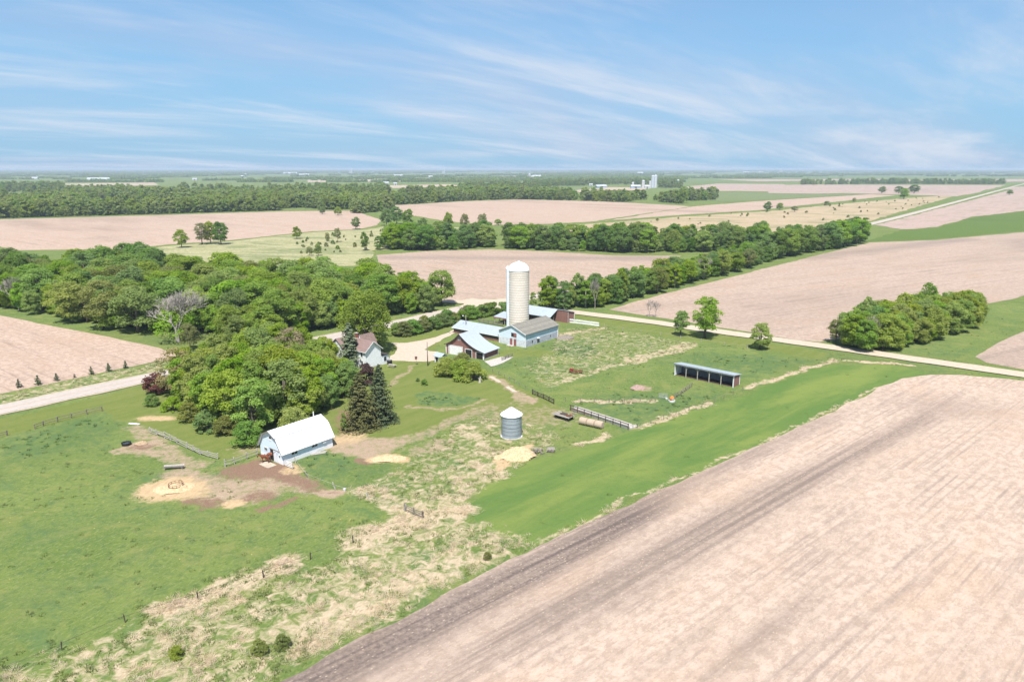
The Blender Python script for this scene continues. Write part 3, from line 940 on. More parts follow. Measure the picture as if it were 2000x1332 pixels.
MB().box(-4.0, -1.0, -0.14, -0.05, 2.36, 2.5).build('door_track', M['old_wood'], b)
pane_window(b, -5.35, 0, 1.55, 0.95, 0.6, '-y', 2)
pane_window(b, -0.85, 0, 1.2, 0.4, 0.5, '-y', 1)
hd = MB().lathe([(0.32, 0), (0.32, 0.05)], 14)
hd.v = [(x - W / 2, -0.004 - z, y + 4.55) for x, y, z in hd.v]
hd.build('loft_vent', M['dark_wood'], b)
MB().box(-W / 2 - 0.30, -W / 2 + 0.30, -0.06, -0.005, 4.0, 4.35).build('loft_hatch', M['white_paint'], b)
for yy in (2.6, 7.2):
    pane_window(b, 0, yy, 1.35, 1.25, 0.62, '+x', 2)
MB().box(0.005, 0.30, 9.0, 9.7, 1.5, 1.9).build('vent_hood', M['white_paint'], b)

# ---- grey roofed white dairy barn
C = G(1026, 679)
W, L = 10.4, 17.5
hw, rz_ = 4.45, 6.65
b = thing('dairy_barn', 'weathered white barn with grey shingle roof and red doors below the silo', 'barn', C, bear(FARM))
prof = [(-W, 2.05), (0, 2.05), (0, hw), (-W / 2, rz_ - 0.1), (-W, hw)]
MB().prism(prof, 0, L).build('wall', M['peeling_siding'], b)
MB().box(-W - 0.06, 0.06, -0.06, L + 0.06, 0, 2.05).build('block_base', M['block_wall'], b)
front = [(-W + 0.02, 2.06), (-0.02, 2.06), (-0.02, hw - 0.02), (-W / 2, rz_ - 0.14), (-W + 0.02, hw - 0.02)]
MB().prism(front, -0.05, -0.004).build('gable_boards', M['shade_tinted_siding'], b)
pale_block = pmat('pale_block', (0.66, 0.68, 0.70), (0.50, 0.53, 0.57), 1.2, 0.85)
for xa, xb in ((-W, -6.2), (-3.4, 0)):
    MB().box(xa, xb, -0.10, -0.064, 0.0, 2.0).build('painted_base', pale_block, b)
sl = (rz_ - hw) / (W / 2)
for sgn in (1, -1):
    x_e = 0.55 if sgn > 0 else -W - 0.55
    roof_slab([(x_e, hw - 0.55 * sl), (-W / 2, rz_)], 0.14, -0.5, L + 0.5).build('roof_slope', M['shingle_grey'], b)
tr = MB()
for sgn in (1, -1):
    x_e = 0.57 if sgn > 0 else -W - 0.57
    tr.bar((x_e, -0.53, hw - 0.55 * sl - 0.1), (-W / 2, -0.53, rz_ - 0.1), 0.05, 0.22)
tr.build('rake_trim', M['white_paint'], b)
for x in (-W - 0.07, 0.07):
    MB().box(x - 0.09, x + 0.09, -0.13, 0.10, 0.02, hw - 0.05).build('corner_board', M['white_paint'], b)
MB().box(0.02, 0.17, L - 0.15, L + 0.12, 0.02, hw - 0.1).build('corner_board', M['white_paint'], b)
for (x0, x1) in ((-5.95, -4.95), (-4.55, -3.55)):
    panel(b, 'door', x0, x1, 0.05, 2.1, -0.10, M['red_paint'])
MB().box(-4.95, -4.55, -0.16, -0.105, 0.03, 2.2).build('door_post', M['white_paint'], b)
panel(b, 'loft_opening', -5.55, -4.6, 2.75, 4.0, -0.05, M['dark_inside'])
panel(b, 'loft_door', -4.55, -3.45, 2.7, 4.05, -0.05, M['red_paint'], d=0.09)
MB().box(-5.9, -3.2, -0.12, -0.055, 2.42, 2.56).build('door_track', M['white_paint'], b)
panel(b, 'side_window', 3.35, 3.85, 0.9, 1.6, 0.06, M['glass'], '+x')
panel(b, 'side_door', 6.1, 6.9, 0.35, 1.75, 0.06, M['dark_wood'], '+x')
MB().box(0.066, 0.55, 5.95, 7.05, 1.8, 1.95).build('door_hood', M['white_paint'], b)
panel(b, 'side_window', 13.2, 13.6, 1.0, 1.55, 0.06, M['glass'], '+x')
pl = sheet('door_slab', rough_poly([(C[0] + x * math.cos(R(FARM)) + y * math.sin(R(FARM)), C[1] - x * math.sin(R(FARM)) + y * math.cos(R(FARM))) for x, y in ((-6.6, -0.2), (-6.4, -1.6), (-4.2, -1.7), (-4.0, -0.2))], 0.5, 0.2, 1, 2.0), 0.05, M['concrete'])


def barn_pt(x, y):
    a = R(FARM)
    return (C[0] + x * math.cos(a) + y * math.sin(a), C[1] - x * math.sin(a) + y * math.cos(a))


# ---- silo
sx, sy = G(1013, 640)
silo = thing('silo', 'tall tan concrete stave silo with white dome behind the dairy barn', 'silo', (sx, sy + 1.5))
RS, HS = 3.62, 20.1
stv = bpy.data.materials.new('concrete_staves')
stv.use_nodes = True
t = NT(stv.node_tree)
oc = t.n('ShaderNodeTexCoord').outputs['Object']
s3 = t.n('ShaderNodeSeparateXYZ', {0: oc})
ang = t.m('ARCTAN2', s3.outputs[1], s3.outputs[0])
br_ = t.n('ShaderNodeTexBrick', {'Vector': t.n('ShaderNodeCombineXYZ', {0: t.m('MULTIPLY', ang, RS), 1: s3.outputs[2], 2: 0.0}).outputs[0],
                                'Color1': (0.73, 0.655, 0.555), 'Color2': (0.78, 0.71, 0.62), 'Mortar': (0.58, 0.51, 0.43), 'Scale': 1.0,
                                'Mortar Size': 0.03, 'Brick Width': 0.9, 'Row Height': 0.8})
st_ = t.noise(t.mapv(oc, scale=(1, 1, 0.12)), 1.1, 6, 0.65)
colr = t.mix(t.m('MULTIPLY', t.step(st_, 0.5, 0.75), 0.22), br_.outputs[0], (0.63, 0.56, 0.48))
t.out(colr, 0.9, br_.outputs[1], 0.3, 0.02)
MB().lathe([(RS, 0), (RS, 0.03), (RS, HS - 0.03), (RS, HS)], 48).build('stave_wall', stv, silo, True)
dome = [(RS + 0.10, HS - 0.25), (RS + 0.10, HS)] + [(RS * math.cos(a) + 0.02, HS + 0.02 + 2.75 * math.sin(a)) for a in np.linspace(0.05, 1.45, 10)]
dm = MB().lathe(dome, 40).build('dome', pmat('dome_white', (0.84, 0.84, 0.83), (0.78, 0.78, 0.78), 0.8, 0.5), silo, True)
MB().lathe([(0.42, HS + 2.7), (0.40, HS + 2.95), (0.08, HS + 3.15)], 12).build('dome_cap', M['white_paint'], dm)
hoop = MB()
n = 48
for k in range(n):
    a0, a1 = 2 * math.pi * k / n, 2 * math.pi * (k + 1) / n
    hoop.add([(r * math.cos(a), r * math.sin(a), z) for a in (a0, a1) for r, z in ((RS + 0.002, -0.045), (RS + 0.05, -0.045), (RS + 0.05, 0.045), (RS + 0.002, 0.045))],
             [(0, 1, 5, 4), (1, 2, 6, 5), (2, 3, 7, 6)])
hm = hoop.mesh('hoop', pmat('hoop_steel', (0.45, 0.40, 0.33), (0.37, 0.32, 0.27), 2.0, 0.7))
z = 0.5
while z < HS - 0.4:
    o = link('hoop', hm, silo)
    o.location = (0, 0, z)
    z += 0.86 if z < 16 else 0.62
ch = MB()
for k in range(9):
    pass
ca = [(-(RS - 0.1), -0.55), (-(RS + 0.62), -0.50), (-(RS + 0.78), 0.0), (-(RS + 0.62), 0.5), (-(RS - 0.1), 0.55)]
n = len(ca)
ch.add([(x, y, 0) for x, y in ca] + [(x, y, HS + 0.6) for x, y in ca], [(i, (i + 1) % n, (i + 1) % n + n, i + n) for i in range(n)] + [tuple(range(n - 1, -1, -1)), tuple(range(n, 2 * n))])
cho = ch.build('chute', pmat('chute_paint', (0.70, 0.75, 0.80), (0.58, 0.64, 0.70), 1.0, 0.5), silo)
MB().lathe([(0.75, HS + 0.6), (0.6, HS + 1.05), (0.15, HS + 1.3)], 12, -(RS + 0.2), 0).build('chute_cap', M['white_paint'], silo)
for o in (cho,):
    o.rotation_euler = (0, 0, R(12))
silo.children[-1].rotation_euler = (0, 0, R(12))
silo.rotation_euler = (0, 0, 0)

# ---- long low poultry shed joined to the barn's left side
x0, y0 = -31.3, 0.9
b = thing('long_low_shed', 'long low shed with pale blue metal roof and dark window wall', 'shed', barn_pt(x0, y0), bear(FARM))
Ls, Ws = -10.7 - x0, 8.4
MB().prismx([(0, 0), (Ws, 0), (Ws, 2.0), (Ws / 2, 3.5), (0, 2.0)], 0, Ls).build('wall', M['brown_wall'], b)
rt = 3.72
for ys_ in ((-0.55, Ws / 2), (Ws + 0.55, Ws / 2)):
    ya, yb = ys_
    za = 2.0 - 0.55 * (rt - 2.16) / (Ws / 2)
    MB().prismx([(ya, za + 0.16), (yb, rt), (yb, rt - 0.1), (ya, za + 0.06)], -0.5, Ls + 0.1).build('roof_slope', M['blue_metal'], b)
MB().bar((-0.52, -0.57, 1.88), (Ls, -0.57, 1.88), 0.06, 0.16).build('fascia', M['white_paint'], b)
MB().box(0.02, Ls - 0.1, -0.06, -0.004, 0, 0.65).build('base_boards', M['red_siding'], b)
k = 0
x = 0.9
while x < Ls - 1.5:
    pane_window(b, x + 0.55, 0, 0.85, 1.1, 0.75, '-y', 2, M['old_wood'])
    x += 1.75

# ---- red garage barn with swept roof
b = thing('garage_barn', 'red barn garage with swept pale metal roof and white overhead door', 'garage', G(945, 703), bear(33.5))
L = 7.2
cur = [(-0.0, 2.15), (-1.8, 2.62), (-3.5, 3.18), (-5.1, 3.95), (-6.4, 4.75), (-7.6, 5.65), (-8.7, 6.55)]
lef = [(-10.1, 5.25), (-11.4, 4.2), (-12.7, 3.45), (-13.9, 2.95)]
prof = [(-13.9, 0), (0, 0)] + cur + lef
MB().prism(prof, 0, L).build('wall', M['red_siding'], b)
up = lambda pts: [(x, z + 0.12) for x, z in pts]
roof_slab(up([(0.55, 2.0)] + cur), 0.1, -0.5, L + 0.45).build('roof_slope', M['blue_metal_y'], b)
roof_slab(up([(-8.7, 6.55)] + lef + [(-14.4, 2.78)]), 0.1, -0.5, L + 0.45).build('roof_slope', M['blue_metal_y'], b)
tr = MB()
allp = up([(0.55, 2.0)] + cur + lef + [(-14.4, 2.78)])
for (xa, za), (xb, zb) in zip(allp[:-1], allp[1:]):
    tr.bar((xa, -0.53, za - 0.07), (xb, -0.53, zb - 0.07), 0.05, 0.18)
tr.build('rake_trim', M['dark_wood'], b)
od = MB()
for k in range(4):
    od.box(-12.7, -7.9, -0.06, -0.004, 0.03 + k * 0.66, 0.66 + k * 0.66)
od.build('overhead_door', M['white_paint'], b)
for (x0, x1, zt) in ((-12.9, -7.7, 2.72), (-6.7, -4.3, 2.35), (-2.75, -0.25, 1.95)):
    fr = MB()
    fr.box(x0 - 0.12, x0 + 0.04, -0.10, -0.064, 0, zt)
    fr.box(x1 - 0.04, x1 + 0.12, -0.10, -0.064, 0, zt)
    fr.box(x0 - 0.12, x1 + 0.12, -0.10, -0.064, zt, zt + 0.16)
    fr.build('door_frame', M['white_paint'], b)
panel(b, 'door_opening', -6.62, -4.38, 0.02, 2.3, 0, M['dark_inside'])
panel(b, 'door_opening', -2.68, -0.32, 0.02, 1.9, 0, M['dark_inside'])
for xa, xb, ya, yb, zt in ((-0.12, 0.10, -0.12, 0.1, 2.0), (-14.02, -13.8, -0.12, 0.1, 2.8), (-0.12, 0.10, L - 0.1, L + 0.12, 2.0)):
    MB().box(xa, xb, ya, yb, 0, zt).build('corner_board', M['white_paint'], b)
pane_window(b, -8.95, 0, 4.7, 0.62, 0.85, '-y', 1)
MB().box(-0.004, 0.06, 0.6, L - 0.6, 0.0, 0.35).build('sill_board', M['pale_wood'], b)

# ---- pole shed behind the silo
b = thing('back_shed', 'brown walled shed with pale blue roof behind the barn beside gravel road', 'shed', barn_pt(-14.6, 33.6), bear(FARM))
Lb = 19.0
MB().prismx([(0.3, 2.3), (3.9, 4.25), (3.9, 0), (0.3, 0)], -Lb, -3.2).build('wall', M['brown_wall'], b)
MB().prismx([(-0.45, 2.25), (4.2, 4.55), (4.2, 4.43), (-0.45, 2.13)], -Lb - 0.4, 0.5).build('roof_slope', M['blue_metal'], b)
MB().prismx([(4.22, 0), (8.2, 0), (8.2, 3.4), (4.22, 4.3)], -Lb, 5.0).build('rear_bay', M['red_siding'], b)
MB().prismx([(4.05, 4.52), (8.6, 3.5), (8.6, 3.38), (4.05, 4.40)], -Lb - 0.4, 5.3).build('rear_roof', M['blue_metal'], b)
MB().prismx([(0.3, 0), (0.5, 0), (0.5, 2.35), (0.3, 2.3)], -3.2, -0.1).build('side_panel', M['dark_inside'], b)
for yy in (0.35, 2.3):
    MB().box(-0.12, 0.06, yy, yy + 0.16, 0, 2.4 + yy * 0.48).build('post', M['old_wood'], b)
MB().box(4.98, 5.10, 4.1, 4.35, 0, 4.1).build('corner_board', M['pale_wood'], b)
MB().box(5.0, 5.10, 8.1, 8.3, 0, 3.3).build('corner_board', M['white_paint'], b)
MB().box(-3.18, -3.1, 0.5, 3.9, 0.01, 2.25).build('dark_bay', M['dark_inside'], b)

# ---- open lean-to left of the silo
b = thing('open_lean_to', 'small open sided cattle lean-to left of the silo', 'shed', barn_pt(-29.8, 21.0), bear(FARM))
MB().prismx([(-0.4, 2.55), (5.6, 3.5), (5.6, 3.36), (-0.4, 2.41)], -0.5, 7.0).build('roof', M['blue_metal'], b)
MB().box(-0.48, 7.0, -0.46, -0.41, 2.15, 2.56).build('fascia', M['red_paint'], b)
MB().box(-0.4, 7.0, 5.3, 5.45, 0, 3.3).build('back_wall', M['brown_wall'], b)
for x in (0, 4.6, 6.8):
    MB().box(x - 0.09, x + 0.09, -0.2, -0.02, 0, 2.45).build('post', M['pale_wood'], b)
MB().box(-0.09, 0.09, 2.6, 2.78, 0, 2.9).build('post', M['pale_wood'], b)
b = thing('corral_fence', 'grey plank corral fence in front of the open lean-to', 'fence', barn_pt(-35.5, 18.8), bear(FARM))
for k in range(6):
    MB().box(k * 2.2 - 0.07, k * 2.2 + 0.07, -0.07, 0.07, 0, 1.5).build('post', M['old_wood'], b)
for zz_ in (0.45, 0.9, 1.35):
    MB().box(-0.2, 11.2, -0.12, -0.075, zz_ - 0.1, zz_ + 0.1).build('rail', M['old_wood'], b)

# ---- farmhouse
CH = G(745, 713)
b = thing('farmhouse', 'white two storey farmhouse with brown roof and red brick chimney', 'house', CH, bear(FARM))
# main wing: ridge along x, gable to the lower right (+x)
D_, hw, rz_ = 5.6, 5.15, 7.45
Lm = 8.2
MB().prismx([(-D_, 0), (0, 0), (0, hw), (-D_ / 2, rz_), (-D_, hw)], -Lm, 0).build('wall', M['house_siding'], b)
sl = (rz_ - hw) / (D_ / 2)
for yy, yr in ((-D_ - 0.4, -D_ / 2), (0.4, -D_ / 2)):
    MB().prismx([(yy, hw - 0.4 * sl + 0.14), (yr, rz_ + 0.14), (yr, rz_ + 0.02), (yy, hw - 0.4 * sl + 0.02)], -Lm - 0.1, 0.5).build('roof_slope', M['shingle_brown'], b)
tr = MB()
for yy in (-D_ - 0.42, 0.42):
    tr.bar((0.53, yy, hw - 0.4 * sl), (0.53, -D_ / 2, rz_ + 0.02), 0.05, 0.18)
tr.bar((-Lm, -D_ - 0.43, hw - 0.4 * sl + 0.03), (0.5, -D_ - 0.43, hw - 0.4 * sl + 0.03), 0.08, 0.14)
tr.build('white_trim', M['white_paint'], b)
# cross wing further left, its gable to the lower left
xw0, xw1 = -16.0, -Lm - 0.12
MB().prism([(xw0, 0), (xw1, 0), (xw1, 3.9), ((xw0 + xw1) / 2, 6.9), (xw0, 3.9)], -D_ - 0.1, 1.8).build('wing_wall', M['house_siding'], b)
xm = (xw0 + xw1) / 2
for xe in (xw0 - 0.4, xw1 + 0.4):
    roof_slab([(xe, 3.9 - 0.4 * 0.76 + 0.16), (xm, 7.06)], 0.12, -D_ - 0.5, 2.2).build('roof_slope', M['shingle_brown'], b)
ch = MB().box(-7.5, -6.8, -D_ / 2 - 0.1, -D_ / 2 + 0.6, 6.6, 8.7).build('chimney', M['brick'], b)
MB().box(-7.58, -6.72, -D_ / 2 - 0.18, -D_ / 2 + 0.68, 8.7, 8.86).build('chimney_cap', M['concrete'], ch)
MB().prism([(-9.0, 4.5), (-5.6, 4.5), (-7.3, 7.75)], -1.6, 3.4).build('rear_gable', M['house_siding'], b)
for xe in (-9.3, -5.3):
    roof_slab([(xe, 4.15), (-7.3, 7.95)], 0.12, -1.5, 3.7).build('rear_roof', M['shingle_brown'], b)
MB().box(-3.2, -0.05, 0.04, 3.0, 0, 2.55).build('porch_room', M['house_siding'], b)
MB().prismx([(0.02, 3.25), (3.3, 2.62), (3.3, 2.50), (0.02, 3.13)], -3.5, 0.25).build('porch_roof', pmat('dark_shingle', (0.09, 0.08, 0.075), (0.06, 0.055, 0.05), 3, 0.9), b)
pane_window(b, -0.05, 1.5, 0.95, 0.95, 1.2, '+x', 1)
for x, zz_ in ((-1.5, 3.35), (-5.2, 3.35), (-1.5, 0.85), (-5.2, 0.85)):
    pane_window(b, x, -D_, zz_, 0.75, 1.35, '-y', 1)
for x, zz_ in ((-13.6, 2.4), (-10.6, 2.4)):
    pane_window(b, x, -D_ - 0.1, zz_, 0.7, 1.2, '-y', 1)
MB().box(-Lm, 0.02, -D_ - 0.05, 0.03, 0, 0.35).build('foundation', M['concrete'], b)

# ---- small well house beside the garage
b = thing('well_house', 'tiny white well house with pale metal roof by the garage', 'shed', G(849, 707), bear(FARM))
MB().box(0, 2.6, 0, 2.2, 0, 1.9).build('wall', M['white_board'], b)
MB().prismx([(-0.4, 1.75), (1.1, 2.65), (2.6, 1.75), (2.6, 1.87), (1.1, 2.78), (-0.4, 1.87)], -0.35, 2.95).build('roof', M['blue_metal'], b)
panel(b, 'door', 0.5, 1.3, 0.03, 1.6, 0, M['dark_inside'])

# ---- grain bin
gx, gy = G(999, 851)
b = thing('grain_bin', 'round corrugated steel grain bin with white cone roof on the grass', 'grain bin', (gx, gy))
RB, HB = 2.1, 4.75
pr = []
nz_ = 56
for k in range(nz_ + 1):
    z = HB * k / nz_
    pr.append((RB + 0.022 * math.cos(k * math.pi), z))
MB().lathe(pr, 40).build('corrugated_wall', M['galvanised'], b, True)
for k in range(1, 6):
    MB().lathe([(RB + 0.025, HB * k / 6 - 0.03), (RB + 0.045, HB * k / 6 - 0.03), (RB + 0.045, HB * k / 6 + 0.03), (RB + 0.025, HB * k / 6 + 0.03)], 40, ring=True).build('ring_seam', M['steel'], b)
rf = MB().lathe([(RB + 0.20, HB - 0.05), (RB + 0.20, HB + 0.02), (0.36, HB + 1.38), (0.36, HB + 1.40)], 36).build('cone_roof', M['bin_roof'], b)
for k in range(18):
    a = 2 * math.pi * k / 18
    MB().bar(((RB + 0.18) * math.cos(a), (RB + 0.18) * math.sin(a), HB + 0.06), (0.36 * math.cos(a), 0.36 * math.sin(a), HB + 1.42), 0.05, 0.06).build('roof_rib', M['bin_roof'], rf)
MB().lathe([(0.38, HB + 1.38), (0.42, HB + 1.55), (0.1, HB + 1.68)], 14).build('roof_cap', M['pale_wood'], rf)
dr = MB()
dr.box(-0.4, 0.4, -RB - 0.10, -RB + 0.08, 0.6, 1.9)
do_ = dr.build('door', M['steel'], b)
do_.rotation_euler = (0, 0, R(75))
ld = MB()
for dx in (-0.2, 0.2):
    ld.bar((dx, -RB - 0.14, 0.4), (dx, -RB - 0.14, HB + 0.1), 0.04)
for k in range(14):
    ld.bar((-0.2, -RB - 0.14, 0.5 + 0.32 * k), (0.2, -RB - 0.14, 0.5 + 0.32 * k), 0.03)
lo_ = ld.build('ladder', M['steel'], b)
lo_.rotation_euler = (0, 0, R(115))
for a in (200, 340):
    MB().box(RB * 1.06 * math.cos(R(a)) - 0.12, RB * 1.06 * math.cos(R(a)) + 0.12, RB * 1.06 * math.sin(R(a)) - 0.12, RB * 1.06 * math.sin(R(a)) + 0.12, 0, 0.35).build('anchor_block', M['white_paint'], b)
MB().lathe([(RB + 0.25, 0), (RB + 0.22, 0.12)], 32).build('base_slab', M['concrete'], b)

# ---- open front pasture shelter
b = thing('open_shelter', 'long open fronted cattle shelter with red end wall in the paddock', 'shelter', G(1432, 757), bear(41.5))
Ls = 16.6
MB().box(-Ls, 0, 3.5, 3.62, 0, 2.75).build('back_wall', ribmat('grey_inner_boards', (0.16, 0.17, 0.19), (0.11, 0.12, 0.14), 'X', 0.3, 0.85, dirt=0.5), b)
ew = [(0.05, 0), (3.5, 0), (3.5, 2.7), (0.05, 3.25)]
MB().prismx(ew, -0.14, 0.0).build('end_wall', M['red_siding_y'], b)
MB().prismx(ew, -Ls, -Ls + 0.14).build('end_wall', M['white_board'], b)
MB().prismx([(-0.35, 3.42), (3.95, 2.78), (3.95, 2.66), (-0.35, 3.30)], -Ls - 0.25, 0.3).build('roof', M['blue_metal'], b)
MB().box(-Ls - 0.25, 0.3, -0.40, -0.34, 3.02, 3.32).build('fascia', M['steel'], b)
MB().box(-Ls, 0, 0.02, 0.16, 2.88, 3.08).build('header_beam', M['pale_wood'], b)
for k in range(6):
    x = -Ls + 0.08 + (Ls - 0.16) * k / 5
    mt_ = M['white_paint'] if k in (0, 5) else M['pale_wood']
    p = MB().box(x - 0.1, x + 0.1, -0.02 - 0.08, 0.0, 0, 3.0).build('post', mt_, b)
    if 0 < k < 5:
        for s_ in (-1, 1):
            MB().bar((x, -0.05, 2.15), (x + s_ * 0.7, -0.05, 2.95), 0.08, 0.08).build('brace', M['pale_wood'], p)
MB().box(-Ls + 0.15, -0.15, 0.2, 3.48, 0.005, 0.05).build('floor', pmat('dung_floor', (0.10, 0.065, 0.045), (0.07, 0.048, 0.035), 2.0, 1.0), b)
MB().box(-0.02, 0.06, -0.12, 0.04, 0, 3.3).build('corner_board', M['white_paint'], b)
MB().box(-0.02, 0.06, 3.46, 3.66, 0, 2.7).build('corner_board', M['white_paint'], b)

# ================================================================ TREES AND SHRUBS
def leaf_material(name, lo, hi, hue=0.5, trans=0.54):
    m = bpy.data.materials.new(name)
    m.use_nodes = True
    t = NT(m.node_tree)
    oi = t.n('ShaderNodeObjectInfo').outputs['Random']
    tint = t.attr('tint')
    col = t.mix(tint, lo, hi)
    hs = t.n('ShaderNodeHueSaturation', {'Hue': t.m('ADD', 0.486, t.m('MULTIPLY', oi, 0.032)), 'Saturation': t.m('ADD', 0.82, t.m('MULTIPLY', t.m('FRACT', t.m('MULTIPLY', oi, 7.3)), 0.30)),
                                       'Value': t.m('ADD', 0.86, t.m('MULTIPLY', t.m('FRACT', t.m('MULTIPLY', oi, 13.7)), 0.26)), 'Color': col})
    d = t.n('ShaderNodeBsdfDiffuse', {'Color': hs.outputs[0], 'Roughness': 0.6})
    tr = t.n('ShaderNodeBsdfTranslucent', {'Color': hs.outputs[0]})
    mx = t.n('ShaderNodeMixShader', {0: trans, 1: d.outputs[0], 2: tr.outputs[0]})
    o = t.n('ShaderNodeOutputMaterial')
    t.t.links.new(mx.outputs[0], o.inputs[0])
    return m


LEAF = {
    'mid': leaf_material('leaf_mid_green', (0.211, 0.330, 0.048), (0.396, 0.522, 0.095)),
    'yellow': leaf_material('leaf_yellow_green', (0.259, 0.341, 0.050), (0.429, 0.512, 0.101)),
    'dark': leaf_material('leaf_dark_green', (0.161, 0.268, 0.061), (0.284, 0.417, 0.099)),
    'olive': leaf_material('leaf_olive', (0.220, 0.253, 0.073), (0.341, 0.369, 0.123)),
    'spruce': leaf_material('needle_blue_green', (0.062, 0.088, 0.038), (0.12, 0.152, 0.07), trans=0.1),
    'brown_spruce': leaf_material('needle_brown_green', (0.085, 0.09, 0.038), (0.145, 0.148, 0.066), trans=0.1),
    'red': leaf_material('leaf_burgundy', (0.102, 0.043, 0.035), (0.196, 0.084, 0.065), trans=0.2),
    'elm': leaf_material('leaf_elm', (0.215, 0.314, 0.046), (0.380, 0.495, 0.094)),
    'pale_spruce': leaf_material('needle_pale', (0.095, 0.125, 0.060), (0.18, 0.215, 0.115), trans=0.1),
    'purple': leaf_material('leaf_dark_purple', (0.055, 0.035, 0.034), (0.10, 0.062, 0.058), trans=0.2),
    'tan': leaf_material('leaf_tan_buds', (0.290, 0.239, 0.123), (0.435, 0.362, 0.203)),
    'far': leaf_material('leaf_far', (0.186, 0.266, 0.055), (0.384, 0.463, 0.116)),
}
BARK = pmat('bark', (0.15, 0.125, 0.10), (0.09, 0.075, 0.06), 4.0, 0.95, 0.3)
BARK_GREY = pmat('bark_grey', (0.36, 0.325, 0.295), (0.26, 0.23, 0.205), 3.0, 0.95, 0.2)
BARK_PALE = pmat('bark_pale', (0.46, 0.43, 0.39), (0.30, 0.27, 0.24), 3.0, 0.9, 0.2)


def leaves_mesh(name, pos, nrm, size, tint, mat):
    """one small four cornered leaf spray at each place"""
    n = len(pos)
    nrm = nrm / (np.linalg.norm(nrm, axis=1, keepdims=True) + 1e-9)
    rv = nr.normal(size=(n, 3))
    u = np.cross(nrm, rv)
    u /= np.linalg.norm(u, axis=1, keepdims=True) + 1e-9
    v = np.cross(nrm, u)
    s = size[:, None]
    asp = nr.uniform(0.55, 1.0, n)[:, None]
    bend = nrm * s * nr.uniform(-0.25, 0.25, n)[:, None]
    V = np.stack([pos - u * s, pos - v * s * asp + bend, pos + u * s, pos + v * s * asp + bend], 1).reshape(-1, 3).astype(np.float32)
    m_ = bpy.data.meshes.new(name)
    m_.vertices.add(n * 4)
    m_.vertices.foreach_set('co', V.ravel())
    m_.loops.add(n * 4)
    m_.loops.foreach_set('vertex_index', np.arange(n * 4, dtype=np.int32))
    m_.polygons.add(n)
    m_.polygons.foreach_set('loop_start', np.arange(0, n * 4, 4, dtype=np.int32))
    m_.update(calc_edges=True)
    a = m_.attributes.new('tint', 'FLOAT', 'POINT')
    a.data.foreach_set('value', np.repeat(np.clip(tint, 0, 1), 4).astype(np.float32))
    m_.materials.append(mat)
    return m_


def unit(n):
    v = nr.normal(size=(n, 3))
    return v / np.linalg.norm(v, axis=1, keepdims=True)


def blobs_for(Rc, z0, z1, nb, shape):
    """centres and radii of the leaf masses that make up one crown"""
    H = z1 - z0
    cs, rs = [], []
    for i in range(nb):
        f = (i + rnd.random()) / nb                        # height fraction
        if shape == 'round':
            rad = math.sqrt(max(0.02, 1 - (2 * f - 0.85) ** 2 / 1.4))
        elif shape == 'tall':
            rad = 0.55 + 0.5 * math.sin(math.pi * min(1, f * 0.9 + 0.12))
            rad = min(rad, 1.9 * (1 - f) + 0.25)
        elif shape == 'bush':
            rad = math.sqrt(max(0.03, 1 - f ** 2)) 
        else:                                             # vase: wide at the top
            rad = 0.35 + 0.75 * math.sin(math.pi * min(0.93, 0.15 + f * 0.8))
        a = rnd.random() * 2 * math.pi
        q = math.sqrt(rnd.uniform(0.25, 1.0)) * rad * Rc * 0.82
        r = Rc * rnd.uniform(0.13, 0.31)
        cs.append((q * math.cos(a), q * math.sin(a), z0 + r * 0.5 + f * (H - r * 1.4)))
        rs.append(r)
    return np.array(cs), np.array(rs)


def crown_mesh(name, Rc, z0, z1, nb, nleaf, size, mat, shape='round', sparse=0.0):
    nb = int(nb * 2.0)
    cs, rs = blobs_for(Rc, z0, z1, nb, shape)
    share = rs ** 2 / (rs ** 2).sum()
    P, N, T = [], [], []
    for i, (c, r) in enumerate(zip(cs, rs)):
        k = max(8, int(nleaf * share[i] * 1.35))
        d = unit(k)
        d[:, 2] = np.where(d[:, 2] < -0.35, -d[:, 2] * 0.6, d[:, 2])
        lump = 1 + 0.22 * np.sin(d[:, 0] * 5 + i) * np.sin(d[:, 1] * 6 + 2 * i) + 0.12 * np.sin(d[:, 2] * 11 + i)
        rr = r * lump * np.where(nr.random(k) < 0.20, nr.uniform(1.0, 1.30, k), nr.uniform(0.78, 1.06, k))
        p = c + d * rr[:, None] * np.array([1, 1, 0.85])
        keep = np.ones(k, bool)
        for j in range(len(cs)):
            if j != i:
                keep &= np.linalg.norm((p - cs[j]) / np.array([1, 1, 0.85]), axis=1) > rs[j] * 0.62
        if sparse:
            keep &= nr.random(k) > sparse
        p, d = p[keep], d[keep]
        nn = d * 0.72 + nr.normal(size=p.shape) * 0.36 + np.array([0, 0, 0.42])
        P.append(p)
        N.append(nn)
        T.append(np.clip(0.5 + nr.normal(size=len(p)) * 0.26 + rnd.uniform(-0.34, 0.34), 0, 1))
    P, N, T = np.concatenate(P), np.concatenate(N), np.concatenate(T)
    return leaves_mesh(name, P, N, size * nr.uniform(0.6, 1.25, len(P)), T, mat), cs, rs


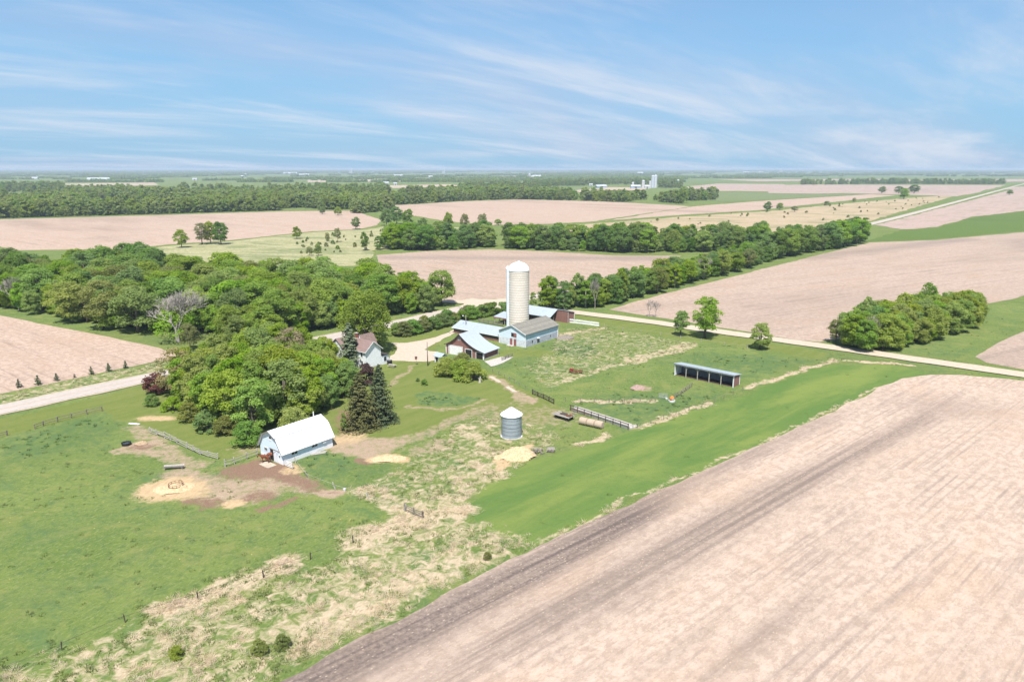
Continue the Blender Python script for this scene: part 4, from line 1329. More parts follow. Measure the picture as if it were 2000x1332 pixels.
def trunk_mesh(name, cs, rs, z0, H, r0, mat, multi=1):
    mb = MB()
    for q in range(multi):
        off = (rnd.uniform(-0.5, 0.5) * (multi > 1), rnd.uniform(-0.5, 0.5) * (multi > 1))
        lean = (rnd.uniform(-0.5, 0.5), rnd.uniform(-0.5, 0.5))
        zt = z0 + (H - z0) * 0.62
        pts = [(off[0], off[1], -0.1), (off[0] + lean[0] * 0.2, off[1] + lean[1] * 0.2, zt * 0.3), (off[0] + lean[0] * 0.6, off[1] + lean[1] * 0.6, zt * 0.65), (off[0] + lean[0], off[1] + lean[1], zt)]
        mb.tube(pts, [r0 * 1.25, r0 * 0.95, r0 * 0.7, r0 * 0.35], 7)
    order = list(range(len(cs)))
    rnd.shuffle(order)
    for i in order[:9]:
        c = cs[i]
        zb = min(c[2] * 0.8, z0 + (H - z0) * rnd.uniform(0.05, 0.5))
        mid = (c[0] * 0.45, c[1] * 0.45, zb + (c[2] - zb) * 0.45)
        mb.tube([(0, 0, zb), mid, tuple(c)], [r0 * 0.5, r0 * 0.33, r0 * 0.12], 5)
    return mb.mesh(name, mat, True)


def twig_mesh(name, H, Rc, r0, mat, depth=5, seed=0):
    """bare tree: branching limbs down to fine twigs"""
    rg = random.Random(seed)
    mb = MB()

    def grow(p, d, ln, r, k):
        e = p + d * ln + Vector((rg.uniform(-.1, .1), rg.uniform(-.1, .1), 0)) * ln
        mb.tube([p, e], [r, r * 0.62], 5 if k > 3 else 3, cap=False)
        if k == 0:
            return
        for _ in range(rg.choice((3, 3, 4)) if k > 1 else 4):
            nd_ = (d + Vector((rg.uniform(-1, 1), rg.uniform(-1, 1), rg.uniform(-0.25, 0.75))) * 0.78).normalized()
            grow(p + (e - p) * rg.uniform(0.55, 1.0), nd_, ln * rg.uniform(0.66, 0.90), max(0.018, r * 0.60), k - 1)
    grow(Vector((0, 0, -0.1)), Vector((0, 0, 1)), H * 0.22, r0, depth)
    zs = sorted(v[2] for v in mb.v)[int(len(mb.v) * 0.985)]
    rs_ = sorted(math.hypot(v[0], v[1]) for v in mb.v)[int(len(mb.v) * 0.93)]
    mb.v = [(v[0] * Rc / rs_, v[1] * Rc / rs_, v[2] * H / zs) for v in mb.v]
    m_ = bpy.data.meshes.new(name)
    m_.from_pydata(mb.v, [], mb.f)
    m_.materials.append(mat)
    return m_


def spruce_mesh(name, H, Rc, n, size, mat):
    P, N, T = [], [], []
    nwh = int(H / 0.55)
    per = n // nwh
    for i in range(nwh):
        f = (i + 0.5) / nwh
        zc = 0.25 + f * (H - 0.3)
        rad = Rc * (1 - f) ** 0.68 * rnd.uniform(0.82, 1.12) + 0.12
        nb = max(5, int(5 + rad * 3.2))
        k = int(per * (0.35 + 1.5 * (1 - f)))
        br_ = nr.integers(0, nb, k)
        off = rnd.random() * 6
        ang = off + br_ * 2 * math.pi / nb + nr.normal(size=k) * 0.16
        blen = (0.75 + 0.35 * np.sin(br_ * 2.3 + i)) * rad
        tt = nr.random(k) ** 0.65
        rr = blen * tt
        zo = zc - 0.42 * rr + 0.22 * rr * tt + nr.normal(size=k) * 0.09
        P.append(np.stack([rr * np.cos(ang), rr * np.sin(ang), np.maximum(zo, 0.1)], 1))
        N.append(np.stack([np.cos(ang) * 0.55, np.sin(ang) * 0.55, np.full(k, 0.75)], 1) + nr.normal(size=(k, 3)) * 0.35)
        T.append(np.clip(0.30 + 0.4 * tt + nr.normal(size=k) * 0.2, 0, 1))
    P, N, T = np.concatenate(P), np.concatenate(N), np.concatenate(T)
    return leaves_mesh(name, P, N, size * nr.uniform(0.6, 1.2, len(P)), T, mat)


# ---- prototypes (meshes only; every tree in the scene is its own object sharing one of these)
PROTO = {}


def proto(key, H, Rc, z0, nb, nleaf, size, leaf, shape='round', bark=BARK, r0=0.28, multi=1, count=2, sparse=0.0):
    PROTO[key] = []
    for i in range(count):
        cm, cs, rs = crown_mesh('crown_' + key, Rc, z0, H, nb, nleaf, size, LEAF[leaf], shape, sparse)
        tm = trunk_mesh('trunk_' + key, cs, rs, z0, H, r0, bark, multi)
        PROTO[key].append((tm, cm, H, Rc))


proto('mid', 14.0, 5.6, 2.2, 30, 8107, 0.229, 'mid', count=4)
proto('yellow', 13.5, 5.6, 2.0, 28, 7869, 0.229, 'yellow', count=4)
proto('dark', 14.5, 5.2, 2.0, 28, 7869, 0.229, 'dark', count=3)
proto('olive', 13.5, 5.2, 2.6, 26, 5484, 0.220, 'olive', count=2, sparse=0.15)
proto('elm', 18.0, 7.3, 3.2, 46, 14307, 0.237, 'elm', 'vase', count=1, r0=0.5)
proto('poplar', 16.0, 3.9, 1.6, 26, 6200, 0.229, 'mid', 'tall', BARK_PALE, 0.22, count=3)
proto('dark_poplar', 17.0, 4.2, 1.4, 26, 6200, 0.237, 'dark', 'tall', BARK_GREY, 0.22, count=3)
proto('box_elder', 11.0, 4.6, 0.8, 28, 7153, 0.204, 'yellow', 'round', count=3, multi=2, r0=0.2)
proto('grove_mid', 11.5, 4.3, 1.0, 26, 6676, 0.204, 'mid', 'round', count=2, multi=2, r0=0.2)
proto('grove_tan', 10.5, 3.8, 1.5, 20, 2861, 0.187, 'tan', 'round', BARK_GREY, count=1, sparse=0.3, r0=0.17)
proto('lone', 14.0, 5.0, 2.6, 26, 6200, 0.220, 'mid', 'round', count=2, r0=0.36)
proto('shrub', 4.5, 2.7, 0.1, 20, 3576, 0.144, 'dark', 'bush', count=3, r0=0.1, multi=3)
proto('lilac', 4.6, 2.6, 0.1, 20, 3576, 0.144, 'olive', 'bush', count=2, r0=0.1, multi=3)
proto('bright_shrub', 4.8, 3.0, 0.1, 22, 4053, 0.153, 'yellow', 'bush', count=2, r0=0.1, multi=3)
proto('purple_shrub', 5.5, 2.2, 0.4, 18, 2461, 0.170, 'purple', 'bush', count=1, r0=0.1, multi=3)
proto('red_shrub', 4.4, 2.5, 0.2, 18, 3100, 0.153, 'red', 'bush', count=1, r0=0.1, multi=3)
for key, leaf, H, Rc in (('spruce', 'spruce', 15.0, 4.4), ('brown_spruce', 'brown_spruce', 14.5, 4.8), ('thin_spruce', 'pale_spruce', 13.0, 3.0)):
    tm = MB().tube([(0, 0, -0.1), (0, 0, H * 0.5), (0, 0, H * 0.97)], [0.28, 0.16, 0.03], 7).mesh('trunk_' + key, BARK, True)
    PROTO[key] = [(tm, spruce_mesh('crown_' + key, H, Rc, 9000 if key != 'thin_spruce' else 5200, 0.25, LEAF[leaf]), H, Rc)]
tm = MB().tube([(0, 0, -0.05), (0, 0, 1.2), (0, 0, 2.2)], [0.05, 0.035, 0.01], 6).mesh('trunk_sapling', BARK, True)
PROTO['sapling'] = [(tm, spruce_mesh('crown_sapling', 2.3, 0.85, 500, 0.13, LEAF['spruce']), 2.3, 0.85)]
PROTO['bare'] = [(twig_mesh('limbs_bare', 13.0, 6.6, 0.27, BARK_GREY, 6, 3), crown_mesh('crown_bare', 5.6, 1.5, 8.5, 12, 1100, 0.24, LEAF['mid'], 'round', 0.3)[0], 13.0, 6.0)]
PROTO['bare_small'] = [(twig_mesh('limbs_bare_small', 7.0, 2.3, 0.14, BARK_GREY, 5, 8), None, 7.0, 2.0)]

NTREE = [0]


def tree(key, xy, H, label, group=None, wide=1.0, name=None, cat='tree', pick=None):
    tm, cm, h0, r0 = PROTO[key][rnd.randrange(len(PROTO[key])) if pick is None else pick % len(PROTO[key])]
    s = H / h0
    nm = name or {'spruce': 'spruce_tree', 'brown_spruce': 'spruce_tree', 'thin_spruce': 'spruce_tree', 'sapling': 'spruce_sapling', 'bare': 'bare_tree', 'bare_small': 'bare_tree',
                  'shrub': 'shrub', 'lilac': 'shrub', 'bright_shrub': 'shrub', 'red_shrub': 'shrub', 'purple_shrub': 'shrub', 'poplar': 'poplar_tree', 'dark_poplar': 'poplar_tree'}.get(key, 'leafy_tree')
    e = link(nm, None, loc=(xy[0], xy[1], 0), rz=rnd.random() * 6.283, sc=(s * wide, s * wide * rnd.uniform(0.92, 1.08), s))
    e.empty_display_size = 0.5
    tag(e, label, cat, group)
    link('trunk' if 'bare' not in key else 'limbs', tm, e)
    if cm is not None:
        link('crown', cm, e)
    if cat == 'tree':
        NTREE[0] += 1
    return e


def fill(poly, spacing, jitter=0.42):
    """jittered rows of planting places inside a ground polygon"""
    P = np.array(poly)
    X, Y = [], []
    y = P[:, 1].min()
    r = 0
    while y < P[:, 1].max():
        x = np.arange(P[:, 0].min() + (r % 2) * spacing / 2, P[:, 0].max(), spacing)
        X.append(x + nr.uniform(-jitter, jitter, len(x)) * spacing)
        Y.append(y + nr.uniform(-jitter, jitter, len(x)) * spacing)
        y += spacing * 0.87
        r += 1
    X, Y = np.concatenate(X), np.concatenate(Y)
    k = sdist(X, Y, poly) > 0
    return [(float(a), float(b)) for a, b in zip(X[k], Y[k])]


COLWORD = {'mid': 'mid green', 'yellow': 'yellow green', 'dark': 'dark green', 'olive': 'thin olive', 'poplar': 'tall mid green', 'dark_poplar': 'tall dark green', 'box_elder': 'bushy yellow green',
           'grove_mid': 'bushy mid green', 'grove_tan': 'tan budding'}


def choose(ws):
    r = rnd.random() * sum(ws.values())
    for k, v in ws.items():
        r -= v
        if r <= 0:
            return k
    return k


# ---- the wood left of the farm, beyond the road
def column(q):
    """picture column of a point of the ground"""
    return 1000 + FPX * q[0] / (q[1] * _cp + CAM_H * _sp)


def zone_of(c, table):
    for lim, word in table:
        if c < lim:
            return word
    return table[-1][1]


wood = GP([(-150, 535), (0, 542), (130, 549), (235, 533), (330, 556), (430, 556), (560, 566), (650, 566), (720, 577), (800, 590), (872, 597), (868, 604), (780, 618), (690, 636), (600, 652), (500, 672), (430, 684), (370, 682), (330, 668), (200, 644), (0, 604), (-150, 575)])
front_edge = GP([(-150, 575), (0, 604), (200, 644), (330, 668), (370, 682), (430, 684), (500, 672), (600, 652), (690, 636), (780, 618), (868, 604)])
WOODZ = [(40, 'at the left picture edge'), (130, 'above the left of the tilled field'), (220, 'above the middle of the tilled field'), (300, 'left of the grey bare tree'), (400, 'around the grey bare tree'),
         (480, 'right of the grey bare tree'), (560, 'above the left of the grove'), (640, 'above the right of the grove'), (700, 'left of the big shade tree'), (760, 'behind the big shade tree'),
         (820, 'right of the big shade tree'), (2000, 'at the right tip of the wood')]
RANKZ = ['front rank', 'second rank', 'third rank', 'fourth rank', 'fifth rank', 'back rank']
skip_at = [G(345, 662), G(280, 652), G(362, 674), G(395, 682)]
for q in fill(wood, 11.6, 0.34):
    if min(math.dist(q, s_) for s_ in skip_at) < 9.5:
        continue
    col = column(q)
    deep = q[1]
    if col < -45:
        continue
    if col < 320:
        key = choose({'mid': 4, 'dark': 2.0, 'yellow': 2.2, 'olive': 0.7})
        if 170 < col and deep > 318:
            key = 'dark'
    elif col < 620:
        key = choose({'mid': 5, 'yellow': 3.0, 'dark': 0.8, 'olive': 0.5})
    else:
        key = choose({'mid': 5, 'yellow': 2.4, 'dark': 2.0})
    rk_ = min(5, int(sline(np.array([q[0]]), np.array([q[1]]), front_edge)[0] / 11))
    tree(key, q, rnd.uniform(12.5, 17.5) * (1.1 if (key == 'dark' and col < 320) else 1.0), f'{COLWORD[key]} tree, {RANKZ[rk_]} of the wood, {zone_of(col, WOODZ)}', 'trees of the wood beyond the road', rnd.uniform(1.0, 1.26))
tree('bare', G(348, 668), 16.0, 'big round grey bare twigged tree at the wood edge by the field', None, 1.15)
tree('yellow', G(270, 650), 16, 'large yellow green tree left of the grey bare tree', None, 1.25, pick=0)
tree('bare_small', G(38, 606), 13, 'pale grey dead tree at the left end of the wood', None, 1.1)
tree('olive', G(372, 684), 8.5, 'small olive tree at the field corner below the grey bare tree', None, 1.1)

# ---- the grove between road and white barn
grove = GP([(338, 768), (385, 808), (440, 832), (505, 846), (575, 825), (660, 800), (690, 765), (640, 712), (560, 700), (470, 716), (385, 738)])
GROVEZ = [(400, 'at the left tip of the grove'), (450, 'left in the grove'), (500, 'left of the grove middle'), (550, 'in the grove middle'), (600, 'right of the grove middle'), (645, 'right in the grove'), (2000, 'just left of the spruces')]
for q in fill(grove, 7.0, 0.36):
    col = column(q)
    key = choose({'box_elder': 5, 'grove_mid': 2.4, 'grove_tan': 0.9}) if col < 590 else choose({'grove_mid': 4, 'box_elder': 1})
    wh = 'nearest the horse barn' if q[1] < 148 else 'midway to the road' if q[1] < 172 else 'along the road'
    H = rnd.uniform(9.5, 13.0) if col < 480 else rnd.uniform(11.0, 15.0)
    if col > 600:
        H = rnd.uniform(6.5, 8.5) if q[1] > 160 else rnd.uniform(9, 10.5)
    tree(key, q, H, f'{COLWORD[key]} tree {zone_of(col, GROVEZ)}, {wh}', 'grove between the road and the horse barn', rnd.uniform(0.85, 1.08))
for px, py, H, key, lab in ((298, 792, 3.0, 'shrub', 'dark low shrub at the left tip of the grove'), (338, 802, 3.6, 'bright_shrub', 'bright green shrub at the left tip of the grove'),
                            (372, 822, 4.4, 'lilac', 'olive shrub on the lawn edge of the grove'), (405, 842, 4.8, 'shrub', 'dark shrub bulging onto the lawn from the grove'),
                            (440, 848, 4.2, 'lilac', 'brownish shrub between two dark shrubs of the grove'), (486, 868, 5.2, 'shrub', 'round dark green bush at the left corner of the horse barn'),
                            (575, 838, 5.0, 'bright_shrub', 'bright yellow green bush just behind the horse barn roof'), (306, 768, 5.4, 'red_shrub', 'burgundy leaved shrub beside the paved road'),
                            (716, 752, 6.0, 'purple_shrub', 'dark purple shrub top behind the spruces near the house'), (640, 712, 4.6, 'shrub', 'dark shrub by the road left of the farmhouse'),
                            (660, 738, 5.5, 'bright_shrub', 'leafy bush in front of the farmhouse left corner'), (625, 735, 5.5, 'shrub', 'dark bush at the house end of the grove'),
                            (558, 900, 1.4, 'lilac', None)):
    if lab:
        tree(key, G(px, py), H, lab, None, 1.08, cat='shrub')
tree('brown_spruce', G(706, 834), 12.4, 'broad brownish green spruce beside the dirt yard', None, 1.12)
tree('spruce', G(744, 824), 13.2, 'dark blue green spruce at the lawn edge', None, 1.08)
tree('thin_spruce', G(684, 716), 12.8, 'slim pale spruce standing in front of the farmhouse', None, 1.4)
tree('elm', G(716, 690), 19.6, 'huge round topped shade tree behind the farmhouse', None, 0.98)
tree('grove_mid', G(742, 688), 8.5, 'low leafy tree at the right foot of the big shade tree', None, 0.9)
tree('poplar', G(672, 842), 4.2, 'small pale sapling at the foot of the brown spruce', None, 0.8)

# ---- lilac hedge along the drive and the round bush clump by the garage
hedge_px = [(775, 655), (790, 656), (808, 652), (827, 648), (846, 643), (865, 637), (884, 631), (902, 626), (922, 622), (942, 618), (962, 615), (982, 612), (788, 650), (830, 642), (872, 631), (912, 621), (950, 612)]
for i, p in enumerate(hedge_px):
    key = 'lilac' if rnd.random() < 0.4 else 'shrub'
    lab = f'{"olive" if key == "lilac" else "dark green"} shrub, ' + (['first', 'second', 'third', 'fourth', 'fifth', 'sixth', 'seventh', 'eighth', 'ninth', 'tenth', 'eleventh', 'twelfth'][i] + ' from the farmhouse in the drive hedge' if i < 12 else ['first', 'second', 'third', 'fourth', 'fifth'][i - 12] + ' from the farmhouse in the road side of the hedge')
    tree(key, G(*p), rnd.uniform(4.0, 5.2), lab, 'hedge between the road and the drive', 1.25, cat='shrub')
for px, py, H, key, lab in ((872, 733, 5.2, 'bright_shrub', 'left bush of the rounded clump by the garage'), (900, 739, 5.4, 'bright_shrub', 'front bush of the rounded clump by the garage'),
                            (925, 742, 5.2, 'bright_shrub', 'right bush of the rounded clump by the garage'), (903, 724, 5.4, 'lilac', 'rear bush of the rounded clump by the garage'),
                            (829, 752, 1.7, 'shrub', 'small upright shrub alone on the lawn'), (816, 745, 1.0, 'shrub', 'tiny faint shrub on the lawn left of the upright one'),
                            (345, 1283, 1.5, 'bright_shrub', 'small bright green shrub in the dead grass'), (508, 1276, 1.9, 'lilac', 'left of two olive shrubs at the field edge'),
                            (552, 1266, 1.9, 'lilac', 'right of two olive shrubs at the field edge'), (952, 1092, 1.2, 'lilac', 'sparse olive shrub where the hay strip meets dead grass'),
                            (560, 892, 1.9, 'bright_shrub', 'small leafy shrub against the horse barn side wall')):
    tree(key, G(px, py), H, lab, None, 1.0 if H < 3 else 1.1, cat='shrub')

# ---- single trees right of the farm
tree('lone', G(1376, 660), 14.0, 'tall round leafy tree beside the gravel road', None, 1.0, pick=0)
tree('lone', G(1329, 656), 8.8, 'smaller leafy tree left of the tall roadside tree', None, 0.95, pick=1)
tree('box_elder', G(1484, 682), 8.6, 'round yellow green tree alone at the paddock corner', None, 0.95, pick=0)
tree('bare_small', G(1268, 619), 6.5, 'left of two small bare trees on the field edge', None, 0.9)
tree('bare_small', G(1280, 620), 6.0, 'right of two small bare trees on the field edge', None, 0.9)
tree('poplar', G(1041, 604), 7.0, 'small leafy tree showing right of the silo', None, 1.05)
tree('poplar', G(1090, 598), 6.0, 'young tree at the road bend before the tree row', None, 0.8)
for i, (px, py) in enumerate(((37.5, 757), (75, 752), (111, 744), (146, 738), (179, 731.5), (212.6, 725.5), (245.6, 719), (306, 707))):
    o_ = ['first', 'second', 'third', 'fourth, very small', 'fifth', 'sixth', 'seventh', 'last, very small'][i]
    tree('sapling', G(px, py), 1.2 if i in (3, 7) else rnd.uniform(2.2, 2.8), f'{o_} little spruce from the left along the road', 'young spruces along the field edge', 1.0)

# ---- clump right of the gravel road
clump = GP([(1630, 666), (1652, 684), (1690, 690), (1750, 683), (1830, 664), (1905, 640), (1922, 618), (1880, 612), (1780, 632), (1690, 650)])
CLZ = [(1665, 'left end'), (1705, 'left third'), (1745, 'left middle'), (1785, 'middle'), (1825, 'right middle'), (1870, 'right third'), (3000, 'right end')]
for q in fill(clump, 8.0, 0.34):
    col = column(q)
    key = choose({'box_elder': 6, 'grove_mid': 1}) if col > 1720 else choose({'grove_mid': 3, 'dark': 1.0, 'box_elder': 1.0, 'olive': 1})
    dp = sdist(np.array([q[0]]), np.array([q[1]]), clump)[0]
    tree(key, q, rnd.uniform(9.5, 12.5), f'{COLWORD[key]} tree {"on the edge" if dp < 3.5 else "inside"} of the right hand clump, {zone_of(col, CLZ)}', 'tree clump right of the gravel road', rnd.uniform(1.05, 1.2))
tree('lone', G(1806, 628), 14.5, 'tree rising above the middle of the right hand clump', None, 0.7)
tree('poplar', G(1688, 664), 14.5, 'tall tree at the left end of the right hand clump', None, 0.95)
tree('bare_small', G(1694, 684), 10.5, 'pale dead tree standing in front of the right hand clump', None, 0.8)
tree('olive', G(1632, 670), 8.0, 'thin olive tree at the left tip of the right hand clump', None, 0.95)

# ---- row of trees along the main road, running away to the right
row_px = [(1105, 606), (1150, 602), (1185, 598), (1240, 582), (1300, 567), (1360, 550), (1420, 534), (1480, 517), (1540, 501), (1590, 492), (1640, 484), (1690, 471)]
roww = smooth_line(GP(row_px), 8.0)
dist_ = 0
prev = None
acc = 0.0
for i, p in enumerate(roww):
    if prev is not None:
        acc += math.dist(p, prev)
    prev = p
    if i and acc < 10.0:
        continue
    acc = 0
    f = p[1]
    near = f < 300
    for rr in range(2):
        q = (p[0] - rr * 7.0 * 0.78 + rnd.uniform(-1.5, 1.5), p[1] + rr * 7.0 * 0.62 + rnd.uniform(-1.5, 1.5))
        if near:
            key = choose({'poplar': 4, 'dark_poplar': 1.4, 'olive': 0.5})
        elif f < 400:
            key = choose({'mid': 3, 'poplar': 3, 'yellow': 1.5, 'olive': 0.6})
        else:
            key = choose({'dark_poplar': 3, 'dark': 3, 'mid': 2})
        H = rnd.uniform(11.0, 14.0) if f < 330 else rnd.uniform(10.5, 13.5) if f < 420 else rnd.uniform(16, 19.5)
        where = 'field side' if rr == 0 else 'road side'
        place = zone_of(column(q), [(1120, 'at its near end'), (1160, 'by the pale stem'), (1210, 'at the field corner'), (1270, 'above two small bare trees'), (1330, 'before the middle'), (1390, 'by the grey bare tree'), (1450, 'past the grey bare tree'), (1520, 'below the belt end'), (1600, 'two thirds along'), (3000, 'at its far end')])
        tree(key, q, H, f'{COLWORD[key]} tree, {where} of the roadside row, {place}', 'roadside tree row right of the silo', rnd.uniform(1.05, 1.3))
tree('bare', G(1372, 545), 10.5, 'grey bare tree halfway along the roadside tree row', None, 0.8)
tree('bare_small', G(1162, 605), 12.5, 'pale bare stem at the near end of the roadside row', None, 0.5)

# ---- belt of woods across the middle distance
BELTZ = [(780, 'at its left end'), (830, 'left of the tall thin trees'), (900, 'under the tall thin trees'), (968, 'left of the gap'), (1020, 'right of its gap'), (1080, 'right of the silo'), (1150, 'before its middle'),
         (1230, 'at its middle'), (1310, 'past its middle'), (1400, 'above the roadside row'), (1470, 'near its right end'), (3000, 'at its right end')]
for nm_, poly, ws, sp in (('left', [(735, 490), (860, 489), (962, 485), (968, 478), (960, 472), (860, 474), (765, 478)], {'dark': 4, 'mid': 2.4, 'dark_poplar': 2, 'olive': 0.6}, 12.6),
                          ('right', [(985, 487), (1080, 490), (1200, 494), (1320, 495), (1420, 492), (1520, 480), (1525, 474), (1400, 478), (1200, 481), (990, 477)], {'dark': 3, 'mid': 2.6, 'dark_poplar': 4, 'yellow': 0.9}, 13.0)):
    for q in fill(GP(poly), sp, 0.34):
        if q[1] > 512:
            continue
        key = choose(ws)
        rank = 'front' if q[1] < 492 else 'second' if q[1] < 508 else 'rear'
        tree(key, q, rnd.uniform(14.0, 18.5), f'{COLWORD[key]} tree, {rank} rank of the distant belt {zone_of(column(q), BELTZ)}', 'belt of trees behind the silo field', rnd.uniform(1.1, 1.3))
for px, py, H, key, wd, lab in ((355, 484, 13, 'mid', 1.0, 'left tree of the isolated group in the far meadow'), (395, 478, 16, 'olive', 1.0, 'tall thin crowned tree in the isolated meadow group'),
                                (412, 477, 17, 'yellow', 0.8, 'tallest tree of the isolated meadow group'), (432, 478, 17, 'dark', 1.0, 'dark right hand tree of the isolated meadow group'),
                                (580, 467, 10, 'yellow', 1.0, 'lone pale round tree in the far meadow'), (695, 448, 11.5, 'dark', 1.1, 'lone dark round tree on the far field edge'),
                                (640, 472, 7, 'olive', 0.8, 'left of the thin small trees in the far meadow'), (660, 473, 11, 'olive', 0.7, 'taller of the thin small trees in the far meadow'),
                                (712, 490, 13, 'dark', 0.6, 'narrow dark tree left of the distant belt'), (630, 419, 10, 'dark', 1.2, 'small dark tree on the far field divide'),
                                (660, 421, 10.5, 'yellow', 1.2, 'small pale tree on the far field divide'), (605, 500, 6, 'olive', 1.2, 'left of two bushes behind the wood'),
                                (622, 500, 8, 'yellow', 0.8, 'right of two bushes behind the wood'),
                                (755, 441, 17, 'dark', 1.1, 'left tree of the dark knot by the far field'), (775, 438, 18, 'dark', 1.1, 'middle tree of the dark knot by the far field'),
                                (797, 440, 16, 'dark', 1.1, 'right tree of the dark knot by the far field'), (825, 452, 12, 'dark', 1.3, 'low dark tree right of the dark knot'),
                                (876, 462, 20, 'yellow', 0.62, 'left of three tall thin trees above the belt'), (908, 462, 19, 'olive', 0.6, 'middle of three tall thin trees above the belt'),
                                (943, 465, 20, 'olive', 0.62, 'right of three tall thin trees above the belt'), (973, 440, 6, 'mid', 1.6, 'low bush on the field edge above the belt'),
                                (1498, 413, 13, 'dark', 1.3, 'left of two round trees on the dry marsh'), (1523, 411, 10, 'mid', 1.3, 'right of two round trees on the dry marsh'),
                                (1552, 414, 7.5, 'olive', 1.8, 'pale bush on the dry marsh right of the round trees'), (1615, 402, 7, 'dark', 2.0, 'flat dark bush on the dry marsh'),
                                (1668, 396, 8, 'olive', 1.3, 'small tree pair on the far marsh edge'), (1765, 389, 20, 'mid', 1.4, 'round tree in front of the far right tree group'),
                                (1722, 378, 16, 'dark', 1.6, 'left tree of the far right tree group'), (1785, 378, 20, 'dark', 1.8, 'right tree of the far right tree group'),
                                (1755, 378, 16, 'dark', 2.0, 'middle tree of the far right tree group'), (1972, 381, 11, 'mid', 1.6, 'bush beside the far straight road')):
    tree(key, G(px, py), H, lab, None, wd)
from collections import Counter as _C
print('TREES', NTREE[0], _C(o.name.split('.')[0] for o in bpy.data.objects if o.get('category') == 'tree'), _C(o.get('group') for o in bpy.data.objects if o.get('category') == 'tree'))

# ================================================================ FENCES AND FARM THINGS
def fence(name, label, pts, posts_every, rails, post_h, mat, rail_mat=None, post_w=0.16, rail_w=0.14, sag=0.08, lean=0.04, cat='fence', board=0.05):
    """posts and rails following a line on the ground; each post and rail its own piece"""
    o = thing(name, label, cat, pts[0])
    ox, oy = pts[0]
    P = [Vector((x - ox, y - oy, 0)) for x, y in pts]
    feet = []
    for a, b_ in zip(P[:-1], P[1:]):
        n = max(1, round((b_ - a).length / posts_every))
        for k in range(n):
            feet.append(a.lerp(b_, k / n))
    feet.append(P[-1])
    tops = []
    for f in feet:
        tp = f + Vector((rnd.uniform(-lean, lean) * post_h * 2, rnd.uniform(-lean, lean) * post_h * 2, post_h * rnd.uniform(0.92, 1.06)))
        MB().bar(f - Vector((0, 0, 0.05)), tp, post_w).build('post', mat, o)
        tops.append(tp)
    for a, b_, ta, tb in zip(feet[:-1], feet[1:], tops[:-1], tops[1:]):
        d = (b_ - a).normalized()
        side = Vector((d.y, -d.x, 0)) * (post_w / 2 + board / 2 + 0.004)
        for h in rails:
            pa, pb = a.lerp(ta, h / post_h), b_.lerp(tb, h / post_h)
            pa, pb = pa + side + Vector((0, 0, rnd.uniform(-sag, sag))), pb + side + Vector((0, 0, rnd.uniform(-sag, sag)))
            MB().bar(pa - d * 0.12, pb + d * 0.12, board, rail_w).build('rail', rail_mat or mat, o)
    return o


fence('rail_fence', 'grey rail fence along the mown verge left of the pasture', GP([(68, 838), (85, 832), (140, 817), (200, 803)]), 3.6, (0.55, 1.05), 1.3, M['old_wood'])
fence('rail_fence', 'short grey fence end at the left picture edge', GP([(-30, 863), (14, 851)]), 3.2, (0.5, 1.0), 1.2, M['old_wood'])
fence('rail_fence', 'crooked white grey rail fence between lawn and trodden pasture', GP([(293, 845), (322, 856), (346, 866), (365, 876), (392, 888), (425, 897)]), 2.9, (0.45, 0.85, 1.2), 1.4, M['pale_wood'], sag=0.16, lean=0.09)
fence('rail_fence', 'pale post and rail fence running to the horse barn gable', GP([(440, 912), (458, 906), (482, 897), (503, 889)]), 2.4, (0.55, 1.1), 1.5, M['pale_wood'])
o = fence('rail_fence', 'weathered gate panel at the pasture corner above the dead grass', GP([(790, 997), (826, 1012)]), 2.6, (0.4, 0.8, 1.15), 1.4, M['old_wood'], sag=0.1, lean=0.06)
fence('board_fence', 'dark board fence at the paddock edge by the track', GP([(1040, 770), (1062, 779), (1082, 789)]), 2.2, (0.4, 0.8, 1.2), 1.35, M['dark_wood'], rail_w=0.18)
fence('wire_fence', 'thin post fence from the garage apron along the paddock', GP([(962, 728), (985, 738), (1015, 755), (1040, 769)]), 3.4, (1.0,), 1.2, M['old_wood'], post_w=0.1, rail_w=0.03, board=0.03)
fence('rail_fence', 'old wooden fence leading down from the open shelter', GP([(1350, 757), (1335, 768), (1318, 778)]), 1.5, (0.5, 1.0), 1.35, M['old_wood'], lean=0.08, rail_w=0.12)
fence('wire_fence', 'overgrown post fence below the open shelter paddock', GP([(1245, 836), (1320, 811), (1395, 786), (1450, 764)]), 4.2, (0.95,), 1.1, M['old_wood'], post_w=0.1, rail_w=0.03, board=0.03)
fence('wire_fence', 'thin post fence inside the paddock beside dead grass', GP([(1105, 785), (1190, 786), (1280, 784)]), 4.0, (0.95,), 1.15, M['old_wood'], post_w=0.1, rail_w=0.03, board=0.03)
fence('wire_fence', 'faint post fence at the paddock side of the gravel road', GP([(1180, 640), (1290, 655), (1370, 668), (1460, 682)]), 6.0, (0.95,), 1.2, M['pale_wood'], post_w=0.12, rail_w=0.03, board=0.03)
fence('wire_fence', 'sparse post fence between pasture and foreground dead grass', GP([(-20, 1330), (245, 1215), (515, 1128), (690, 1060), (826, 1012)]), 9.0, (0.95,), 1.15, M['dark_wood'], post_w=0.12, rail_w=0.025, board=0.025)
fence('wire_fence', 'leaning post fence from the horse barn to the pasture corner', GP([(578, 905), (602, 932), (655, 955), (720, 975), (790, 998)]), 7.0, (0.95,), 1.3, M['pale_wood'], post_w=0.15, rail_w=0.025, board=0.025, lean=0.16)
fence('panel_fence', 'white panel fence with dark rail beside the brown back shed', GP([(1113, 630), (1140, 633.5), (1170, 637)]), 2.4, (0.3, 1.15), 1.5, M['steel'], M['white_paint'], rail_w=0.55)
